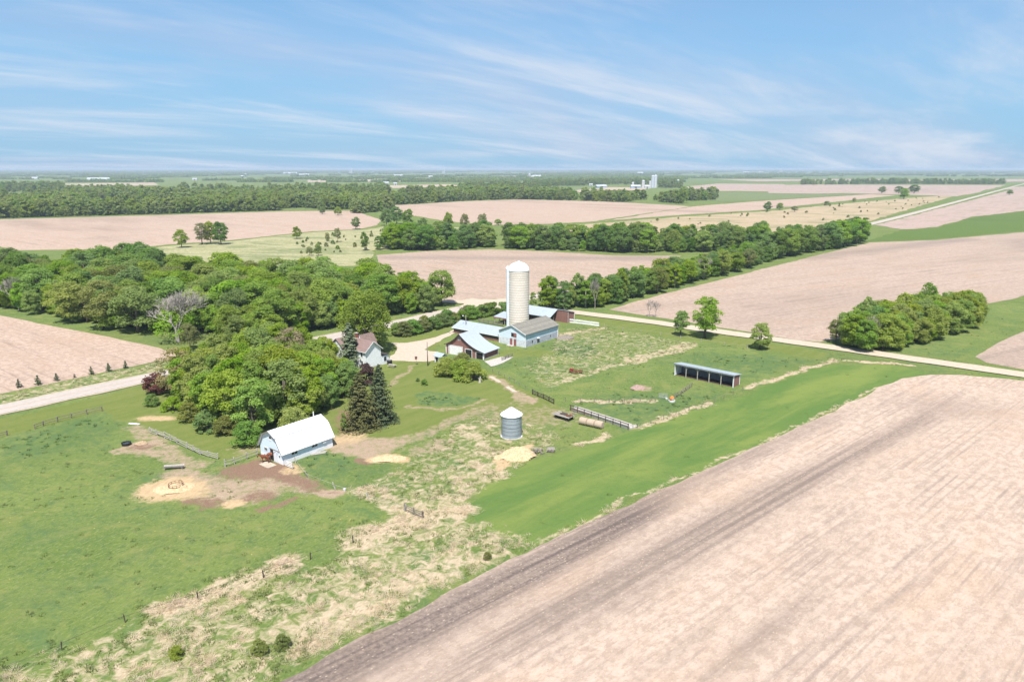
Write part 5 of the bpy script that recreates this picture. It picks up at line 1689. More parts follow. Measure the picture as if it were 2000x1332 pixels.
fence('plank_fence', 'grey plank fence by the garage apron', GP([(980, 704), (1000, 697)]), 1.8, (0.3, 0.6, 0.95), 1.2, M['old_wood'], sag=0.12, lean=0.1)
# gate panel leaning at the horse barn corner
b = thing('gate', 'small white board gate at the near corner of the horse barn', 'gate', G(559, 911), R(-35))
for x in (0, 1.9):
    MB().box(x - 0.06, x + 0.06, -0.06, 0.06, 0, 1.5).build('post', M['pale_wood'], b)
for zz_ in (0.3, 0.6, 0.9, 1.2):
    MB().box(-0.1, 2.0, -0.11, -0.064, zz_ - 0.07, zz_ + 0.07).build('rail', M['white_paint'], b)
b = thing('gate', 'grey metal tube gate beside the orange feeder in the paddock', 'gate', G(1286, 779), R(-8))
for zz_ in (0.35, 0.6, 0.85, 1.1, 1.35):
    MB().tube([(0, 0, zz_), (2.1, 0, zz_)], 0.03, 6).build('tube_rail', M['steel'], b)
for x in (0, 2.1):
    MB().tube([(x, 0, 0), (x, 0, 1.42)], 0.035, 6).build('upright', M['steel'], b)

# ---- feed bunk
p0, p1 = G(1118, 800), G(1233, 838)
Lb = math.dist(p0, p1)
b = thing('feed_bunk', 'long pale concrete feed bunk with dark rail', 'feed bunk', p0, math.atan2(p1[1] - p0[1], p1[0] - p0[0]))
MB().prismx([(-0.6, 0), (0.6, 0), (0.75, 0.75), (0.60, 0.75), (0.42, 0.28), (-0.42, 0.28), (-0.60, 0.75), (-0.75, 0.75)], 0, Lb).build('trough', M['concrete'], b)
MB().box(0.1, Lb, 0.80, 2.3, 0.01, 0.16).build('apron', pmat('pale_apron', (0.50, 0.46, 0.42), (0.38, 0.34, 0.30), 1.5, 0.95), b)
n = 9
for k in range(n):
    x = 0.2 + (Lb - 0.4) * k / (n - 1)
    MB().box(x - 0.06, x + 0.06, -0.9, -0.79, 0, 1.45).build('post', M['dark_wood'], b)
MB().box(0, Lb, -1.02, -0.905, 1.28, 1.42).build('rail', M['dark_wood'], b)
MB().box(0, Lb * 0.35, -1.0, -0.905, 0.6, 0.72).build('rail', M['rust'], b)

# ---- round bales in a row
q0, q1 = Vector((*G(1140, 829), 0)), Vector((*G(1176, 837), 0))
d = (q1 - q0).normalized()
for k, lab in enumerate(('left end bale of the row of three round hay bales', 'middle bale of the row of three round hay bales', 'right end bale of the row, its round face showing')):
    p = q0 + d * (k * 1.86)
    b = thing('round_bale', lab, 'hay bale', (p.x, p.y), math.atan2(d.y, d.x), 'round bales by the feed bunk')
    mb = MB()
    prof = [(0.30, -0.795), (0.62, -0.80), (0.80, -0.74), (0.845, -0.6), (0.83, -0.3), (0.85, 0), (0.83, 0.3), (0.845, 0.6), (0.80, 0.74), (0.62, 0.80), (0.30, 0.795)]
    mb.lathe(prof, 22)
    mb.v = [(z * 1.12, x * (1 + 0.02 * math.sin(7 * x + k)), y * 0.97 + 0.80) for x, y, z in mb.v]
    mb.build('hay_roll', M['hay'], b, False)
    for s_ in (-0.5, -0.17, 0.17, 0.5):
        rg = MB()
        rg.lathe([(0.842, s_ - 0.015), (0.862, s_ - 0.015), (0.862, s_ + 0.015), (0.842, s_ + 0.015)], 22, ring=True)
        rg.v = [(z, x, y * 0.97 + 0.80) for x, y, z in rg.v]
        rg.build('twine', M['pale_wood'], b)

# ---- flat hay wagon
b = thing('hay_wagon', 'weathered flatbed hay wagon with clutter on its deck', 'wagon', G(1101, 817), R(-42))
for k in range(7):
    MB().box(-2.3, 2.3, -1.1 + k * 0.315, -1.1 + k * 0.315 + 0.30, 0.85, 0.92).build('deck_plank', M['old_wood'] if k % 3 else M['pale_wood'], b)
MB().box(-2.2, 2.2, -0.5, -0.38, 0.62, 0.845).build('beam', M['dark_wood'], b)
MB().box(-2.2, 2.2, 0.38, 0.5, 0.62, 0.845).build('beam', M['dark_wood'], b)
MB().box(-2.32, 2.32, -1.2, -1.105, 0.80, 1.0).build('side_board', M['pale_wood'], b)
for x in (-1.5, 1.5):
    MB().bar((x, -0.95, 0.4), (x, 0.95, 0.4), 0.1).build('axle', M['rust'], b)
    for y in (-0.95, 0.95):
        wh = MB().lathe([(0.16, -0.09), (0.36, -0.10), (0.38, 0), (0.36, 0.10), (0.16, 0.09)], 16)
        wh.v = [(p[0] + x, p[2] + y, p[1] + 0.38) for p in wh.v]
        wh.build('wheel', M['rubber'], b)
rk = MB()
for y in (-1.0, -0.35, 0.35, 1.0):
    rk.bar((2.25, y, 0.92), (2.3, y, 1.9), 0.07)
rk.bar((2.33, -1.05, 1.8), (2.33, 1.05, 1.8), 0.05, 0.1)
rk.build('end_rack', M['steel'], b)
MB().box(-0.9, 0.6, -0.3, 0.75, 0.925, 1.1).build('brush_load', M['dark_wood'], b)
MB().box(1.0, 1.9, -0.6, 0.1, 0.925, 1.25).build('rusty_bin', M['rust'], b)
b = thing('orange_can', 'small orange can standing on the hay wagon deck', 'can', (G(1101, 817)[0] + 1.6, G(1101, 817)[1] - 1.0), 0, z=0.925)
MB().lathe([(0.22, 0), (0.25, 0.05), (0.25, 0.48), (0.12, 0.55)], 12).build('body', M['orange'], b)
MB().tube([(-0.16, 0, 0.5), (0, 0, 0.68), (0.16, 0, 0.5)], 0.02, 5).build('handle', M['steel'], b)


# ---- heaps: lumpy mounds
def mound(name, label, cat, xy, rx, ry, h, mat, rz=0.0, seed=0, bumps=0.35):
    n = 34
    mb = MB()
    vs, fs = [], []
    u, v = [q.ravel() for q in np.meshgrid(np.linspace(-1, 1, n + 1), np.linspace(-1, 1, n + 1), indexing='ij')]
    r = np.hypot(u, v)
    nz_ = fbm(u * 4 + seed, v * 4 + seed * 3, 1.2, seed, 3)
    n2_ = vnoise(u * rx, v * ry, 0.45, seed) - 0.5
    e_ = 1 + 0.12 * np.sin(3 * np.arctan2(v, u) + seed) * r
    z = h * np.maximum(0.0, 1 - (r * e_) ** 1.8) ** 0.7 * (1 - bumps + 2 * bumps * nz_) + np.where(r < 0.85, 0.28 * n2_, 0)
    vs = list(zip((u * rx).tolist(), (v * ry).tolist(), (z - 0.03).tolist()))
    for i in range(n):
        for j in range(n):
            if math.hypot((i + .5) / n * 2 - 1, (j + .5) / n * 2 - 1) < 1.03:
                a = i * (n + 1) + j
                fs.append((a, a + n + 1, a + n + 2, a + 1))
    mb.add(vs, fs)
    o = mb.build(name, mat)
    o.location = (xy[0], xy[1], 0.02)
    o.rotation_euler = (0, 0, rz)
    return tag(o, label, cat)


mound('straw_heap', 'large golden straw heap on the grass right of the grain bin', 'straw heap', G(1012, 889), 3.6, 3.0, 1.3, M['straw'], R(15), 1, 0.45)
mound('straw_heap', 'small golden straw lump left of the large straw heap', 'straw heap', G(975, 895), 1.1, 0.8, 0.6, M['straw'], 0.3, 2)
mound('straw_heap', 'low straw pile around the round feeder in the pasture', 'straw heap', G(340, 954), 3.4, 2.2, 0.55, M['straw'], 0.2, 3)
mound('straw_heap', 'flat straw heap at the edge of the dirt yard', 'straw heap', G(758, 897), 3.4, 1.4, 0.6, M['straw'], 0.1, 4, 0.5)
mound('dirt_heap', 'small pale dirt heap beside the black tub', 'dirt heap', G(276, 866), 1.3, 1.0, 0.45, pmat('pale_dirt', (0.42, 0.31, 0.20), (0.32, 0.23, 0.15), 3, 1.0), 0.1, 5)
mound('stone_heap', 'round pinkish stone heap alone in the paddock', 'stone heap', G(1245, 759), 2.0, 1.5, 0.85, pmat('pink_stone', (0.40, 0.28, 0.24), (0.27, 0.18, 0.15), 5, 0.95, 0.6), 0.1, 6, 0.5)
mound('hollow_log', 'dark hollow bale core in front of the straw heap', 'bale core', G(1014, 897), 0.65, 0.5, 0.6, M['dark_wood'], 0.1, 7, 0.2)
mound('brush_heap', 'grey brush heap at the right end of the dairy barn', 'brush heap', G(1104, 661), 3.2, 2.0, 1.0, M['old_wood'], 0.3, 8, 0.6)

# ---- plank and pallet pile
pp = G(1048, 884)
b = thing('scrap_wood_pile', 'jumbled grey scrap wood pile right of the straw heap', 'wood pile', pp, 0.2)
for k in range(26):
    a = rnd.uniform(0, 3.14)
    l = rnd.uniform(0.5, 1.5)
    x, y, z = rnd.uniform(-1.2, 1.2), rnd.uniform(-1.0, 1.0), 0.08 + 0.03 * k * rnd.uniform(0.6, 1.0)
    MB().bar((x - l / 2 * math.cos(a), y - l / 2 * math.sin(a), z), (x + l / 2 * math.cos(a), y + l / 2 * math.sin(a), z + rnd.uniform(-0.1, 0.25)), 0.14, 0.04).build('plank', rnd.choice([M['old_wood'], M['pale_wood'], M['old_wood'], M['dark_wood']]), b)
for k in range(4):
    b = thing('pallet', ['lowest pallet of the stack beside the scrap wood', 'second pallet of the stack beside the scrap wood', 'third pallet of the stack beside the scrap wood', 'top pallet of the stack beside the scrap wood'][k], 'pallet', G(1075 + k * 0.4, 881), R(-10 + k * 4), 'stacked pallets by the straw heap', z=0.16 * k)
    for x in (-0.6, 0, 0.6):
        MB().box(x - 0.05, x + 0.05, -0.7, 0.7, 0, 0.1).build('bearer', M['dark_wood'], b)
    for j in range(6):
        MB().box(-0.75, 0.75, -0.7 + j * 0.25, -0.7 + j * 0.25 + 0.15, 0.103, 0.13).build('board', M['pale_wood'] if (j + k) % 2 else M['old_wood'], b)

# ---- pasture things
b = thing('feed_trough', 'long grey wooden feed trough on legs in the trodden pasture', 'trough', G(340, 916), R(9))
MB().prismx([(-0.28, 0.42), (0.28, 0.42), (0.42, 0.78), (0.36, 0.78), (0.24, 0.48), (-0.24, 0.48), (-0.36, 0.78), (-0.42, 0.78)], -1.8, 1.8).build('trough_box', M['pale_wood'], b)
MB().box(-1.75, 1.75, -0.24, 0.24, 0.485, 0.50).build('trough_floor', M['dark_wood'], b)
for x in (-1.5, 1.5):
    for y in (-0.3, 0.3):
        MB().bar((x, y * 1.1, 0), (x, y * 0.8, 0.45), 0.1).build('leg', M['old_wood'], b)
b = thing('water_tub', 'black round rubber water tub in the pasture', 'tub', G(247, 869))
MB().lathe([(0.55, 0), (0.82, 0.05), (0.92, 0.55), (0.86, 0.57), (0.76, 0.14), (0.02, 0.12)], 22).build('tub_wall', M['black_plastic'], b)
MB().lathe([(0.80, 0.38), (0.02, 0.385)], 22).build('water', M['glass'], b)
b = thing('white_board', 'white plank lying at the lawn corner near the crooked fence', 'board', G(262, 828), R(-12))
for k in range(2):
    MB().box(-1.3, 1.3, k * 0.32 - 0.3, k * 0.32, 0.03, 0.10).build('plank', M['white_paint'], b)
b = thing('hay_feeder', 'low round metal hay feeder half buried in straw', 'feeder', G(344, 953))
for zz_ in (0.5, 0.85):
    rg = MB()
    rg.lathe([(1.18, zz_), (1.23, zz_), (1.23, zz_ + 0.05), (1.18, zz_ + 0.05)], 24, ring=True)
    rg.build('ring', M['rust'], b)
for k in range(12):
    a = 2 * math.pi * k / 12
    MB().bar((1.2 * math.cos(a), 1.2 * math.sin(a), 0.1), (1.2 * math.cos(a), 1.2 * math.sin(a), 0.88), 0.05).build('bar', M['rust'], b)
b = thing('door_stone', 'pale flat slab under the horses at the barn door', 'slab', G(523, 908), bear(FARM))
MB().box(-1.5, 1.5, -0.9, 0.9, 0.01, 0.12).build('slab', pmat('pale_slab', (0.50, 0.42, 0.33), (0.38, 0.31, 0.24), 2, 0.9), b)
b = thing('white_bucket', 'white bucket dropped by the pasture fence', 'bucket', G(673, 958))
MB().lathe([(0.20, 0), (0.26, 0.42), (0.24, 0.42), (0.18, 0.04)], 14).build('body', M['white_paint'], b)
MB().tube([(-0.25, 0, 0.40), (0, 0.05, 0.60), (0.25, 0, 0.40)], 0.015, 5).build('handle', M['steel'], b)
b = thing('old_planks', 'pale planks lying in the grass beside the horse barn', 'planks', G(622, 886), R(20))
for k in range(4):
    MB().bar((-1.4 + 0.1 * k, -0.4 + k * 0.26, 0.10 + 0.02 * k), (1.3 + 0.12 * k, -0.3 + k * 0.24, 0.12 + 0.03 * k), 0.2, 0.05).build('plank', M['pale_wood'], b)

# ---- paddock things
b = thing('farm_implement', 'rusty red field implement with two wheels in the tall paddock grass', 'implement', G(1126, 729), R(-12))
MB().box(-1.7, 1.5, -0.1, 0.1, 0.65, 0.85).build('beam', M['red_metal'], b)
MB().box(-1.9, -0.9, -0.45, 0.45, 0.55, 1.25).build('seed_box', M['red_metal'], b)
MB().box(0.7, 1.6, -0.4, 0.4, 0.5, 1.0).build('hopper', M['rust'], b)
MB().bar((1.5, 0, 0.75), (2.9, 0.1, 0.35), 0.1).build('drawbar', M['rust'], b)
for y in (-0.85, 0.85):
    wh = MB()
    for k in range(16):
        a0, a1 = 2 * math.pi * k / 16, 2 * math.pi * (k + 1) / 16
        wh.bar((0.55 * math.cos(a0) - 0.2, y, 0.55 + 0.55 * math.sin(a0)), (0.55 * math.cos(a1) - 0.2, y, 0.55 + 0.55 * math.sin(a1)), 0.12, 0.06)
    for k in range(4):
        a0 = math.pi * k / 4
        wh.bar((-0.2 - 0.52 * math.cos(a0), y, 0.55 - 0.52 * math.sin(a0)), (-0.2 + 0.52 * math.cos(a0), y, 0.55 + 0.52 * math.sin(a0)), 0.03)
    wh.build('wheel', M['rust'], b)
MB().bar((-0.2, -0.9, 0.55), (-0.2, 0.9, 0.55), 0.08).build('axle', M['rust'], b)
for k in range(5):
    MB().tube([(-0.6 + k * 0.4, -0.3, 0.75), (-0.75 + k * 0.4, -0.4, 0.4), (-0.5 + k * 0.4, -0.4, 0.05)], 0.035, 5).build('tine', M['red_metal'], b)
b = thing('mineral_feeder', 'orange and white mineral feeder with tub in the paddock', 'feeder', G(1312, 784), R(10))
MB().lathe([(0.75, 0), (0.80, 0.35), (0.70, 0.38), (0.62, 0.12)], 18).build('tub', M['white_paint'], b)
MB().lathe([(0.5, 0.36), (0.62, 0.7), (0.5, 1.1), (0.12, 1.4)], 14).build('hood', M['orange'], b)
MB().box(-0.28, 0.28, -0.66, -0.5, 0.5, 0.85).build('flap', M['pale_wood'], b)
b = thing('white_tub', 'small white tub left of the orange feeder', 'tub', G(1302, 780))
MB().lathe([(0.28, 0), (0.36, 0.35), (0.33, 0.35), (0.26, 0.05)], 14).build('wall', M['white_paint'], b)

# ---- yard things
def pole(label, px, py, pt, lamp=False, arm=False, name='utility_pole'):
    x, y = G(px, py)
    H = top_z(px, py, pt)
    b = thing(name, label, 'pole', (x, y))
    MB().tube([(0, 0, -0.1), (0, 0, H * 0.5), (0, 0, H)], [0.16, 0.14, 0.11], 9).build('shaft', M['old_wood'], b, True)
    if lamp:
        MB().bar((0, 0, H - 0.5), (-0.9, -0.2, H - 0.25), 0.05).build('lamp_arm', M['steel'], b)
        MB().lathe([(0.12, H - 0.45), (0.22, H - 0.38), (0.18, H - 0.15), (0.05, H - 0.1)], 12, -0.95, -0.2).build('lamp_head', M['white_paint'], b)
    if arm:
        MB().bar((-0.9, 0.3, H - 0.4), (0.9, -0.3, H - 0.4), 0.1).build('cross_arm', M['old_wood'], b)
    return b


pole('slim wooden utility pole on the lawn by the gravel yard', 835.5, 714.5, 668)
pole('wooden yard light pole rising behind the garage roof', 910.3, 651, 615, lamp=True)
pole('thin pole at the near end of the roadside tree row', 1092, 606, 570)
b = thing('bird_house', 'brown box on a thin post at the lawn edge', 'bird house', G(813, 713))
MB().bar((0, 0, 0), (0, 0, 1.7), 0.06).build('post', M['steel'], b)
MB().box(-0.3, 0.3, -0.25, 0.25, 1.7, 2.3).build('box', M['red_paint'], b)
MB().prismx([(-0.32, 2.3), (0.32, 2.3), (0, 2.55)], -0.36, 0.36).build('roof', M['dark_wood'], b)
b = thing('picnic_table', 'pale picnic table on the lawn beside the farmhouse', 'picnic table', G(766, 717), R(-20))
for k in range(4):
    MB().box(-1.1, 1.1, -0.38 + k * 0.195, -0.38 + k * 0.195 + 0.18, 0.72, 0.77).build('top_plank', M['pale_wood'], b)
for y in (-0.75, 0.75):
    MB().box(-1.1, 1.1, y - 0.14, y + 0.14, 0.42, 0.47).build('bench', M['pale_wood'], b)
for x in (-0.75, 0.75):
    for s_ in (-1, 1):
        MB().bar((x, s_ * 0.75, 0), (x, s_ * 0.22, 0.72), 0.06, 0.1).build('leg', M['old_wood'], b)
    MB().bar((x + 0.06, -0.85, 0.385), (x + 0.06, 0.85, 0.385), 0.05, 0.06).build('cross_bar', M['old_wood'], b)
b = thing('rubbish_bin', 'dark wheeled bin against the farmhouse porch', 'bin', G(761, 711), R(-30))
MB().box(-0.55, 0.55, -0.45, 0.45, 0.1, 1.15).build('body', M['black_plastic'], b)
MB().prismx([(-0.5, 1.155), (0.5, 1.155), (0.45, 1.28), (-0.35, 1.25)], -0.6, 0.6).build('lid', M['steel'], b)
for x in (-0.45, 0.45):
    wh = MB().lathe([(0.05, -0.05), (0.15, -0.05), (0.15, 0.05), (0.05, 0.05)], 12)
    wh.v = [(p[2] + x, p[0] + 0.4, p[1] + 0.15) for p in wh.v]
    wh.build('wheel', M['rubber'], b)
b = thing('stump', 'pale weathered stump at the right end of the bush clump', 'stump', G(937, 747))
MB().tube([(0, 0, -0.05), (0.05, 0, 0.7), (0.15, 0.05, 1.6)], [0.4, 0.25, 0.12], 8).build('bole', M['pale_wood'], b)
MB().tube([(0.05, 0, 0.6), (-0.4, -0.1, 1.3)], [0.14, 0.06], 6).build('limb', M['pale_wood'], b)
MB().tube([(0.05, 0, 0.5), (0.5, -0.2, 1.2)], [0.12, 0.05], 6).build('limb', M['pale_wood'], b)


# ---- horses
def skin_body(name, joints, bones, mat):
    m_ = bpy.data.meshes.new(name)
    keys = list(joints)
    m_.from_pydata([joints[k][0] for k in keys], [(keys.index(a), keys.index(c)) for a, c in bones], [])
    o = bpy.data.objects.new(name + '_tmp', m_)
    COL.objects.link(o)
    sk = o.modifiers.new('skin', 'SKIN')
    for i, k in enumerate(keys):
        r = joints[k][1]
        m_.skin_vertices[0].data[i].radius = r if isinstance(r, tuple) else (r, r)
    m_.skin_vertices[0].data[0].use_root = True
    ss = o.modifiers.new('sub', 'SUBSURF')
    ss.levels = ss.render_levels = 2
    bpy.context.view_layer.update()
    dg = bpy.context.evaluated_depsgraph_get()
    res = bpy.data.meshes.new_from_object(o.evaluated_get(dg))
    bpy.data.objects.remove(o)
    res.name = name
    res.materials.clear()
    res.materials.append(mat)
    res.polygons.foreach_set('use_smooth', [True] * len(res.polygons))
    return res


def horse(label, xy, rz, head_down, coat):
    b = thing('horse', label, 'horse', xy, rz, 'horses at the barn door', z=0.12)
    J = {'croup': ((-0.62, 0, 1.30), (0.27, 0.29)), 'loin': ((-0.25, 0, 1.28), (0.27, 0.30)), 'barrel': ((0.15, 0, 1.22), (0.29, 0.34)), 'chest': ((0.55, 0, 1.22), (0.25, 0.32)),
         'neck0': ((0.82, 0, 1.38), (0.16, 0.24))}
    if head_down:
        J.update({'neck1': ((1.10, 0, 1.42), (0.12, 0.18)), 'poll': ((1.36, 0, 1.40), (0.11, 0.14)), 'cheek': ((1.48, 0, 1.22), (0.10, 0.14)), 'muzzle': ((1.56, 0, 0.92), (0.075, 0.085))})
    else:
        J.update({'neck1': ((1.05, 0, 1.68), (0.12, 0.18)), 'poll': ((1.24, 0, 1.96), (0.10, 0.13)), 'cheek': ((1.42, 0, 1.90), (0.10, 0.14)), 'muzzle': ((1.70, 0, 1.68), (0.07, 0.08))})
    bones = [('croup', 'loin'), ('loin', 'barrel'), ('barrel', 'chest'), ('chest', 'neck0'), ('neck0', 'neck1'), ('neck1', 'poll'), ('poll', 'cheek'), ('cheek', 'muzzle')]
    for s_, sd in ((1, 'l'), (-1, 'r')):
        dx = 0.07 * s_
        J['hip' + sd] = ((-0.66, 0.17 * s_, 1.08), 0.18)
        J['stifle' + sd] = ((-0.50 + dx, 0.20 * s_, 0.84), 0.135)
        J['hock' + sd] = ((-0.80 + dx, 0.19 * s_, 0.52), 0.075)
        J['hfet' + sd] = ((-0.76 + dx, 0.19 * s_, 0.14), 0.048)
        J['hhoof' + sd] = ((-0.70 + dx, 0.19 * s_, 0.02), 0.062)
        J['sho' + sd] = ((0.58, 0.17 * s_, 0.98), 0.14)
        J['elb' + sd] = ((0.54 - dx, 0.18 * s_, 0.78), 0.095)
        J['knee' + sd] = ((0.58 - dx, 0.18 * s_, 0.46), 0.062)
        J['ffet' + sd] = ((0.58 - dx, 0.18 * s_, 0.14), 0.046)
        J['fhoof' + sd] = ((0.64 - dx, 0.18 * s_, 0.02), 0.060)
        bones += [('croup', 'hip' + sd), ('hip' + sd, 'stifle' + sd), ('stifle' + sd, 'hock' + sd), ('hock' + sd, 'hfet' + sd), ('hfet' + sd, 'hhoof' + sd),
                  ('chest', 'sho' + sd), ('sho' + sd, 'elb' + sd), ('elb' + sd, 'knee' + sd), ('knee' + sd, 'ffet' + sd), ('ffet' + sd, 'fhoof' + sd)]
    link('body', skin_body('body', J, bones, coat), b)
    pl = J['poll'][0]
    er = MB()
    for s_ in (1, -1):
        er.tube([(pl[0] + 0.02, 0.06 * s_, pl[2] + 0.08), (pl[0] + 0.02, 0.09 * s_, pl[2] + 0.27)], [0.045, 0.008], 6)
    er.build('ears', coat, b)
    n1, n0 = J['neck1'][0], J['neck0'][0]
    MB().tube([(pl[0] + 0.02, 0, pl[2] + 0.13), (n1[0] - 0.06, 0.02, n1[2] + 0.17), (n0[0] - 0.10, 0.02, n0[2] + 0.20), (0.58, 0.02, 1.50)], [0.05, 0.075, 0.07, 0.03], 7).build('mane', M['horse_dark'], b, True)
    MB().tube([(-0.86, 0, 1.40), (-1.02, 0, 1.25), (-1.06, 0, 0.85), (-1.02, 0, 0.50)], [0.045, 0.07, 0.085, 0.03], 7).build('tail', M['horse_dark'], b, True)
    return b


hx, hy = G(519, 904)
horse('chestnut horse standing side on before the horse barn, head to the left', (hx, hy), R(180 - 6), True, M['horse_coat'])
horse('second chestnut horse close behind the first, facing the barn door', (hx + 0.55, hy + 1.15), R(20), False, pmat('horse_coat_red', (0.24, 0.075, 0.035), (0.16, 0.05, 0.022), 3.0, 0.5))

# ================================================================ GRASS, FAR WOODS (stuff), FAR FARMS, HAZE
def scatter(name, pts, scale, ix, protos, label=None):
    """uncountable growth: instances of a few small meshes at given ground points"""
    n = len(pts)
    m_ = bpy.data.meshes.new(name)
    m_.vertices.add(n)
    m_.vertices.foreach_set('co', np.asarray(pts, np.float32).ravel())
    for nm_, arr, ty in (('sc', scale, 'FLOAT'), ('rz', nr.random(n) * 6.283, 'FLOAT')):
        a = m_.attributes.new(nm_, ty, 'POINT')
        a.data.foreach_set('value', np.asarray(arr, np.float32))
    a = m_.attributes.new('ix', 'INT', 'POINT')
    a.data.foreach_set('value', np.asarray(ix, np.int32))
    o = link(name, m_)
    tag(o, label, kind='stuff')
    c = bpy.data.collections.new(name + '_sources')
    for k, pm in enumerate(protos):
        po = bpy.data.objects.new(f'{name}_source_{k:02d}', pm)
        c.objects.link(po)
    ng = bpy.data.node_groups.new(name, 'GeometryNodeTree')
    ng.interface.new_socket('Geometry', in_out='INPUT', socket_type='NodeSocketGeometry')
    ng.interface.new_socket('Geometry', in_out='OUTPUT', socket_type='NodeSocketGeometry')
    gi, go = ng.nodes.new('NodeGroupInput'), ng.nodes.new('NodeGroupOutput')
    ci = ng.nodes.new('GeometryNodeCollectionInfo')
    ci.inputs['Collection'].default_value = c
    ci.inputs['Separate Children'].default_value = True
    ci.inputs['Reset Children'].default_value = True
    ip = ng.nodes.new('GeometryNodeInstanceOnPoints')
    ip.inputs['Pick Instance'].default_value = True

    def na(nm_, ty):
        q = ng.nodes.new('GeometryNodeInputNamedAttribute')
        q.data_type = ty
        q.inputs['Name'].default_value = nm_
        return q.outputs['Attribute']
    cx = ng.nodes.new('ShaderNodeCombineXYZ')
    ng.links.new(na('rz', 'FLOAT'), cx.inputs[2])
    ng.links.new(gi.outputs[0], ip.inputs['Points'])
    ng.links.new(ci.outputs[0], ip.inputs['Instance'])
    ng.links.new(na('ix', 'INT'), ip.inputs['Instance Index'])
    ng.links.new(cx.outputs[0], ip.inputs['Rotation'])
    ng.links.new(na('sc', 'FLOAT'), ip.inputs['Scale'])
    ng.links.new(ip.outputs[0], go.inputs[0])
    md = o.modifiers.new('scatter', 'NODES')
    md.node_group = ng
    return o


def tuft_mesh(name, n, h, spread, wd, mat, droop=0.6):
    V, F, T = [], [], []
    for k in range(n):
        a = rnd.random() * 6.283
        r = spread * math.sqrt(rnd.random())
        bx, by = r * math.cos(a), r * math.sin(a)
        a2 = a + rnd.uniform(-0.9, 0.9)
        hh = h * rnd.uniform(0.5, 1.1)
        ln = droop * hh * rnd.uniform(0.4, 1.3)
        sxx, syy = -math.sin(a2) * wd, math.cos(a2) * wd
        m1 = (bx + math.cos(a2) * ln * 0.35, by + math.sin(a2) * ln * 0.35, hh * 0.62)
        tp = (bx + math.cos(a2) * ln, by + math.sin(a2) * ln, hh)
        i = len(V)
        V += [(bx - sxx, by - syy, -0.02), (bx + sxx, by + syy, -0.02), (m1[0] + sxx * .8, m1[1] + syy * .8, m1[2]), (m1[0] - sxx * .8, m1[1] - syy * .8, m1[2]), tp]
        F += [(i, i + 1, i + 2, i + 3), (i + 3, i + 2, i + 4)]
        T += [rnd.random()] * 5
    m_ = bpy.data.meshes.new(name)
    m_.from_pydata(V, [], F)
    a = m_.attributes.new('tint', 'FLOAT', 'POINT')
    a.data.foreach_set('value', T)
    m_.materials.append(mat)
    return m_


DEAD = leaf_material('dead_grass_blade', (0.56, 0.46, 0.32), (0.74, 0.62, 0.46), trans=0.5)
GREEN = leaf_material('green_grass_blade', (0.18, 0.24, 0.07), (0.27, 0.32, 0.11), trans=0.55)
WEED = leaf_material('dark_weed', (0.12, 0.20, 0.07), (0.17, 0.25, 0.09), trans=0.55)
dead_p = [tuft_mesh(f'dead_tuft_{k}', 26, 0.26, 0.55, 0.022, DEAD, 2.6) for k in range(4)]
green_p = [tuft_mesh(f'green_tuft_{k}', 18, 0.30, 0.38, 0.03, GREEN, 0.8) for k in range(3)]
weed_p = [tuft_mesh(f'weed_tuft_{k}', 20, 0.45, 0.45, 0.045, WEED, 0.7) for k in range(3)]


def sample(n, dens, box=(-150, 200, 60, 265), bias=1.0):
    """random ground points kept in proportion to a density; more of them near by, where they show"""
    x = nr.uniform(box[0], box[1], n)
    y = box[2] + (box[3] - box[2]) * nr.random(n) ** bias
    c = cover(x, y)
    keep = nr.random(n) < dens(x, y, c)
    return x[keep], y[keep], {k: v[keep] for k, v in c.items()}


near_poly = GP([(330, 1440), (540, 1333), (1040, 1071), (1430, 894), (1640, 797), (1720, 757), (1815, 732), (2000, 743), (2300, 786), (2700, 1440)])
tilled = [GP(p_) for n_, m_, p_, a_ in NEARF[:4]]
blocked = lambda x, y: (sdist(x, y, near_poly) > -0.2) | np.logical_or.reduce([sdist(x, y, p_) > -1.0 for p_ in tilled]) | (sline(x, y, main_w) < 5.0) | (sline(x, y, grav_w) < 4.0)
bare = lambda c: np.maximum.reduce([c['dirt'], c['mud'], c['straw']])
x, y, c = sample(170000, lambda x, y, c: np.clip(c['dead'] - 0.20, 0, 1) * 0.9 * sm(fbm(x, y, 3.0, 2, 3), 0.38, 0.64) * (1 - bare(c)), bias=1.5)
k = ~blocked(x, y)
x, y, dd = x[k], y[k], c['dead'][k]
scatter('dead_grass', np.stack([x, y, np.zeros(len(x))], 1), nr.uniform(0.55, 1.25, len(x)) * (0.8 + 0.5 * dd), nr.integers(0, 4, len(x)), dead_p, 'tan dead standing grass in the strips and paddocks')
print('dead tufts', len(x))
x, y, c = sample(150000, lambda x, y, c: (0.05 + 0.75 * c['dead']) * (1 - c['mown']) * (1 - 0.85 * c['hay']) * (1 - bare(c)) * sm(fbm(x, y, 4.0, 4, 3), 0.35, 0.65), bias=1.7)
k = ~blocked(x, y) & (sdist(x, y, wood) < 0)
x, y = x[k], y[k]
scatter('pasture_grass', np.stack([x, y, np.zeros(len(x))], 1), nr.uniform(0.5, 1.2, len(x)), nr.integers(0, 3, len(x)), green_p, 'green grass tufts in pasture and paddocks')
print('green tufts', len(x))
x, y, c = sample(90000, lambda x, y, c: np.clip(c['lush'] - 0.38, 0, 1) * 0.8 * (1 - c['mown']) * (1 - c['hay']) * (1 - bare(c)) * sm(fbm(x, y, 5.0, 6, 3), 0.42, 0.66), bias=1.2)
k = ~blocked(x, y) & (sdist(x, y, wood) < 0)
x, y = x[k], y[k]
scatter('rank_weeds', np.stack([x, y, np.zeros(len(x))], 1), nr.uniform(0.45, 0.95, len(x)), nr.integers(0, 3, len(x)), weed_p, 'dark rank weeds in the lush patches')
